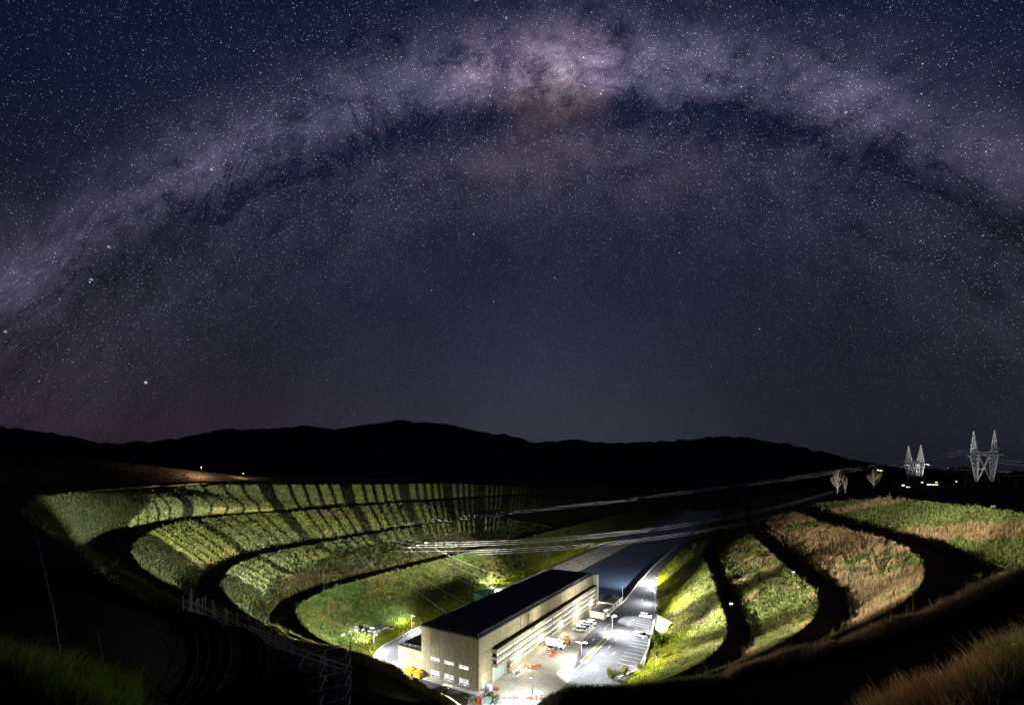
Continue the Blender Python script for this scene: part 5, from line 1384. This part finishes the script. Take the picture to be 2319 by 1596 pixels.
def scatter(G, N_, fade=110.0, keep=330.0):
    a = G[1:, :-1] - G[:-1, :-1]; b = G[:-1, 1:] - G[:-1, :-1]
    ar = np.linalg.norm(np.cross(a, b), axis=2)
    ctr = G[:-1, :-1]; dist = np.linalg.norm(ctr - np.array([0, 0, 50.0]), axis=2)
    wgt = ar * np.minimum(1, (fade / dist) ** 1.3) * (dist < keep) * (ctr[..., 1] > 12)
    p = (wgt / wgt.sum()).ravel(); idx = rng.choice(len(p), N_, p=p)
    i, j = np.unravel_index(idx, wgt.shape); u = rng.random(N_)[:, None]; v = rng.random(N_)[:, None]
    P = G[i, j] * (1 - u) * (1 - v) + G[i + 1, j] * u * (1 - v) + G[i, j + 1] * (1 - u) * v + G[i + 1, j + 1] * u * v
    s = (i + u[:, 0]) / (G.shape[0] - 1); t = (j + v[:, 0]) / (G.shape[1] - 1)
    return P, s, t


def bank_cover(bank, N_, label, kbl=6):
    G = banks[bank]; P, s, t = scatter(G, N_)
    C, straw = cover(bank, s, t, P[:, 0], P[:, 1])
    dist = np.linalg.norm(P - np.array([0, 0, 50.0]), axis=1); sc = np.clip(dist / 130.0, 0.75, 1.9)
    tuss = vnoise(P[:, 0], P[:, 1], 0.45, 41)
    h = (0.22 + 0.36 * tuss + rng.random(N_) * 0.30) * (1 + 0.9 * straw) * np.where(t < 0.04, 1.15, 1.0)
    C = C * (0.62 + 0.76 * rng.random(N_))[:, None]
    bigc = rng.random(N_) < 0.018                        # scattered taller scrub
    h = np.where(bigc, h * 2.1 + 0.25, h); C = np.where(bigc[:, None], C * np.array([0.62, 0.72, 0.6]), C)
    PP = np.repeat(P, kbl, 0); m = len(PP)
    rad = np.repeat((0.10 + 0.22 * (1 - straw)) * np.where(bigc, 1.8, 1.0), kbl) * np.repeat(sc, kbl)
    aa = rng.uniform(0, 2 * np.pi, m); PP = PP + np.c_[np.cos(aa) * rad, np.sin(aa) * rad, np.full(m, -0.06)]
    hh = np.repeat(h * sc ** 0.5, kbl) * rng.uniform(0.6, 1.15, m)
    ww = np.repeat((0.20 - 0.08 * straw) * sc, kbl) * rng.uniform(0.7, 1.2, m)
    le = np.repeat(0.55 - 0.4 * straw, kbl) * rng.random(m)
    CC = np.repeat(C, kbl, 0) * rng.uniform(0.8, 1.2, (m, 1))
    return veg('slope_grass', [blades(PP, hh, ww, le, CC)], label, 'grass')


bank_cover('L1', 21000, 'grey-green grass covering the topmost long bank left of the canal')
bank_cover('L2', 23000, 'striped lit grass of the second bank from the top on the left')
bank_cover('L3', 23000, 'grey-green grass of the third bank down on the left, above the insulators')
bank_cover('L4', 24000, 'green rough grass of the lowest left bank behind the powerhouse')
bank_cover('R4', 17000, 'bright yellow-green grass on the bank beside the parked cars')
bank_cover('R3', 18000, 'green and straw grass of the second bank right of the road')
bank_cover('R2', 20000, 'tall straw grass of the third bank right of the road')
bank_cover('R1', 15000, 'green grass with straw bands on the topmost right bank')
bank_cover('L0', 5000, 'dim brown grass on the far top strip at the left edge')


def fringe(x0, x1, N_, q0, q1, hr, wr, cols, label, kbl=5, lean=0.35, bend=True):
    """grass on the near hillside between two columns of the photograph; q runs from the knoll 0 to the ridge 1"""
    fx = rng.uniform(x0, x1, N_); fq = rng.uniform(q0, q1, N_)
    ci = (fx + 500) / 3600 * 359; i = np.clip(ci.astype(int), 0, 358); u = (ci - i)[:, None]
    rj = 4 + fq * 14; j = np.clip(rj.astype(int), 0, HS.shape[1] - 2); v = (rj - j)[:, None]
    P = HS[i, j] * (1 - u) * (1 - v) + HS[i + 1, j] * u * (1 - v) + HS[i, j + 1] * (1 - u) * v + HS[i + 1, j + 1] * u * v
    k = fnoise(P[:, 0], P[:, 1], 0.5, 3); P = P[k > 0.30]; k = k[k > 0.30]; n = len(P)
    PP = np.repeat(P, kbl, 0); m = len(PP); PP[:, :2] += rng.normal(0, 0.12, (m, 2))
    hh = np.repeat(hr[0] + (hr[1] - hr[0]) * k, kbl) * rng.uniform(0.45, 1.2, m); ww = rng.uniform(*wr, m)
    pick = np.repeat(vnoise(P[:, 0], P[:, 1], 0.35, 8), kbl)[:, None]
    CC = (np.array(cols[0])[None] * (1 - pick) + np.array(cols[1])[None] * pick) * rng.uniform(0.6, 1.3, (m, 1))
    return veg('hillside_grass', [blades(PP, hh, ww, lean * rng.random(m), CC, bend)], label, 'grass')


TAN = (0.24, 0.17, 0.085); OLIVE = (0.11, 0.115, 0.035)
fringe(-80, 640, 12000, 0.92, 1.05, (0.7, 2.1), (0.03, 0.07), (TAN, OLIVE), 'straw-coloured grass along the ridge above the penstocks at left')
fringe(600, 1030, 6000, 0.93, 1.05, (0.5, 1.4), (0.04, 0.08), (TAN, OLIVE), 'dry grass on the dark ridge left of the powerhouse')
fringe(1190, 1760, 7000, 0.90, 1.06, (0.3, 0.95), (0.02, 0.045), ((0.10, 0.08, 0.05), OLIVE), 'dark grass edging the hillside in front of the yard')
fringe(1650, 2420, 12000, 0.92, 1.06, (0.5, 1.4), (0.02, 0.05), (TAN, (0.2, 0.12, 0.07)), 'brown grass along the ridge under the right banks')


def near_grass(x0, x1, N_, h, cols, label, kb=4):
    fx = rng.uniform(x0, x1, N_); ci = (fx + 500) / 3600 * 359; i = np.clip(ci.astype(int), 0, 358); u = (ci - i)[:, None]
    rj = rng.uniform(2.0, 5.2, N_); j = rj.astype(int); v = (rj - j)[:, None]
    P = HS[i, j] * (1 - u) * (1 - v) + HS[i + 1, j] * u * (1 - v) + HS[i, j + 1] * (1 - u) * v + HS[i + 1, j + 1] * u * v
    k = fnoise(P[:, 0], P[:, 1], 1.6, 5)
    PP = np.repeat(P, kb, 0); m = len(PP); PP[:, :2] += rng.normal(0, 0.05, (m, 2))
    hh = np.repeat(h[0] + (h[1] - h[0]) * k, kb) * rng.uniform(0.5, 1.15, m)
    pick = np.repeat(sstep(fnoise(P[:, 0], P[:, 1], 0.9, 15), 0.4, 0.65), kb)[:, None]
    CC = (np.array(cols[0])[None] * (1 - pick) + np.array(cols[1])[None] * pick) * rng.uniform(0.6, 1.35, (m, 1))
    return veg('foreground_grass', [blades(PP, hh, rng.uniform(0.008, 0.022, m), 0.7 * rng.random(m), CC, True)], label, 'grass')


near_grass(-120, 300, 6000, (0.18, 0.62), ((0.075, 0.13, 0.012), (0.13, 0.14, 0.03)), 'lush green foreground grass at the bottom left corner')
near_grass(1960, 2420, 6500, (0.2, 0.75), ((0.17, 0.09, 0.04), (0.10, 0.10, 0.03)), 'rusty foreground grass at the bottom right corner')


def stems(spec, label):
    """tall dry stalks close to the camera"""
    for k, (x, yb, yt, xt, Y, r) in enumerate(spec):
        p0 = Vector(PD(x, yb, Y)); p1 = Vector(PD(xt, yt, Y + 0.3)); md = p0.lerp(p1, 0.55) + Vector((0.03, 0, 0.0))
        o = empty('dry_stalk', tuple(p0)); tag(o, label[k], 'plant', 'dry stalks at the left edge')
        part('stem', M['bark'], lambda m: m.tube([(0, 0, -0.3), md - p0, p1 - p0], [r, r * 0.8, r * 0.25], 6), o, True)
        for q in range(4):
            c = (p1 - p0) * (0.35 + 0.15 * q); an = q * 2.2
            part('leaf', M['timber'], lambda m: m.tube([c, c + Vector((math.cos(an) * 0.12, math.sin(an) * 0.06, 0.16)), c + Vector((math.cos(an) * 0.2, math.sin(an) * 0.1, 0.1))], [r * 0.3, r * 0.25, 0.001], 4), o)


stems([(158, 1600, 1200, 80, 7.6, 0.030), (175, 1560, 1460, 162, 7.8, 0.02), (245, 1590, 1420, 218, 7.9, 0.017)],
      ['tall pale stalk rising in the dark at the left edge', 'short dry stalk beside the tall one at left', 'thin stalk right of the others at the bottom left'])
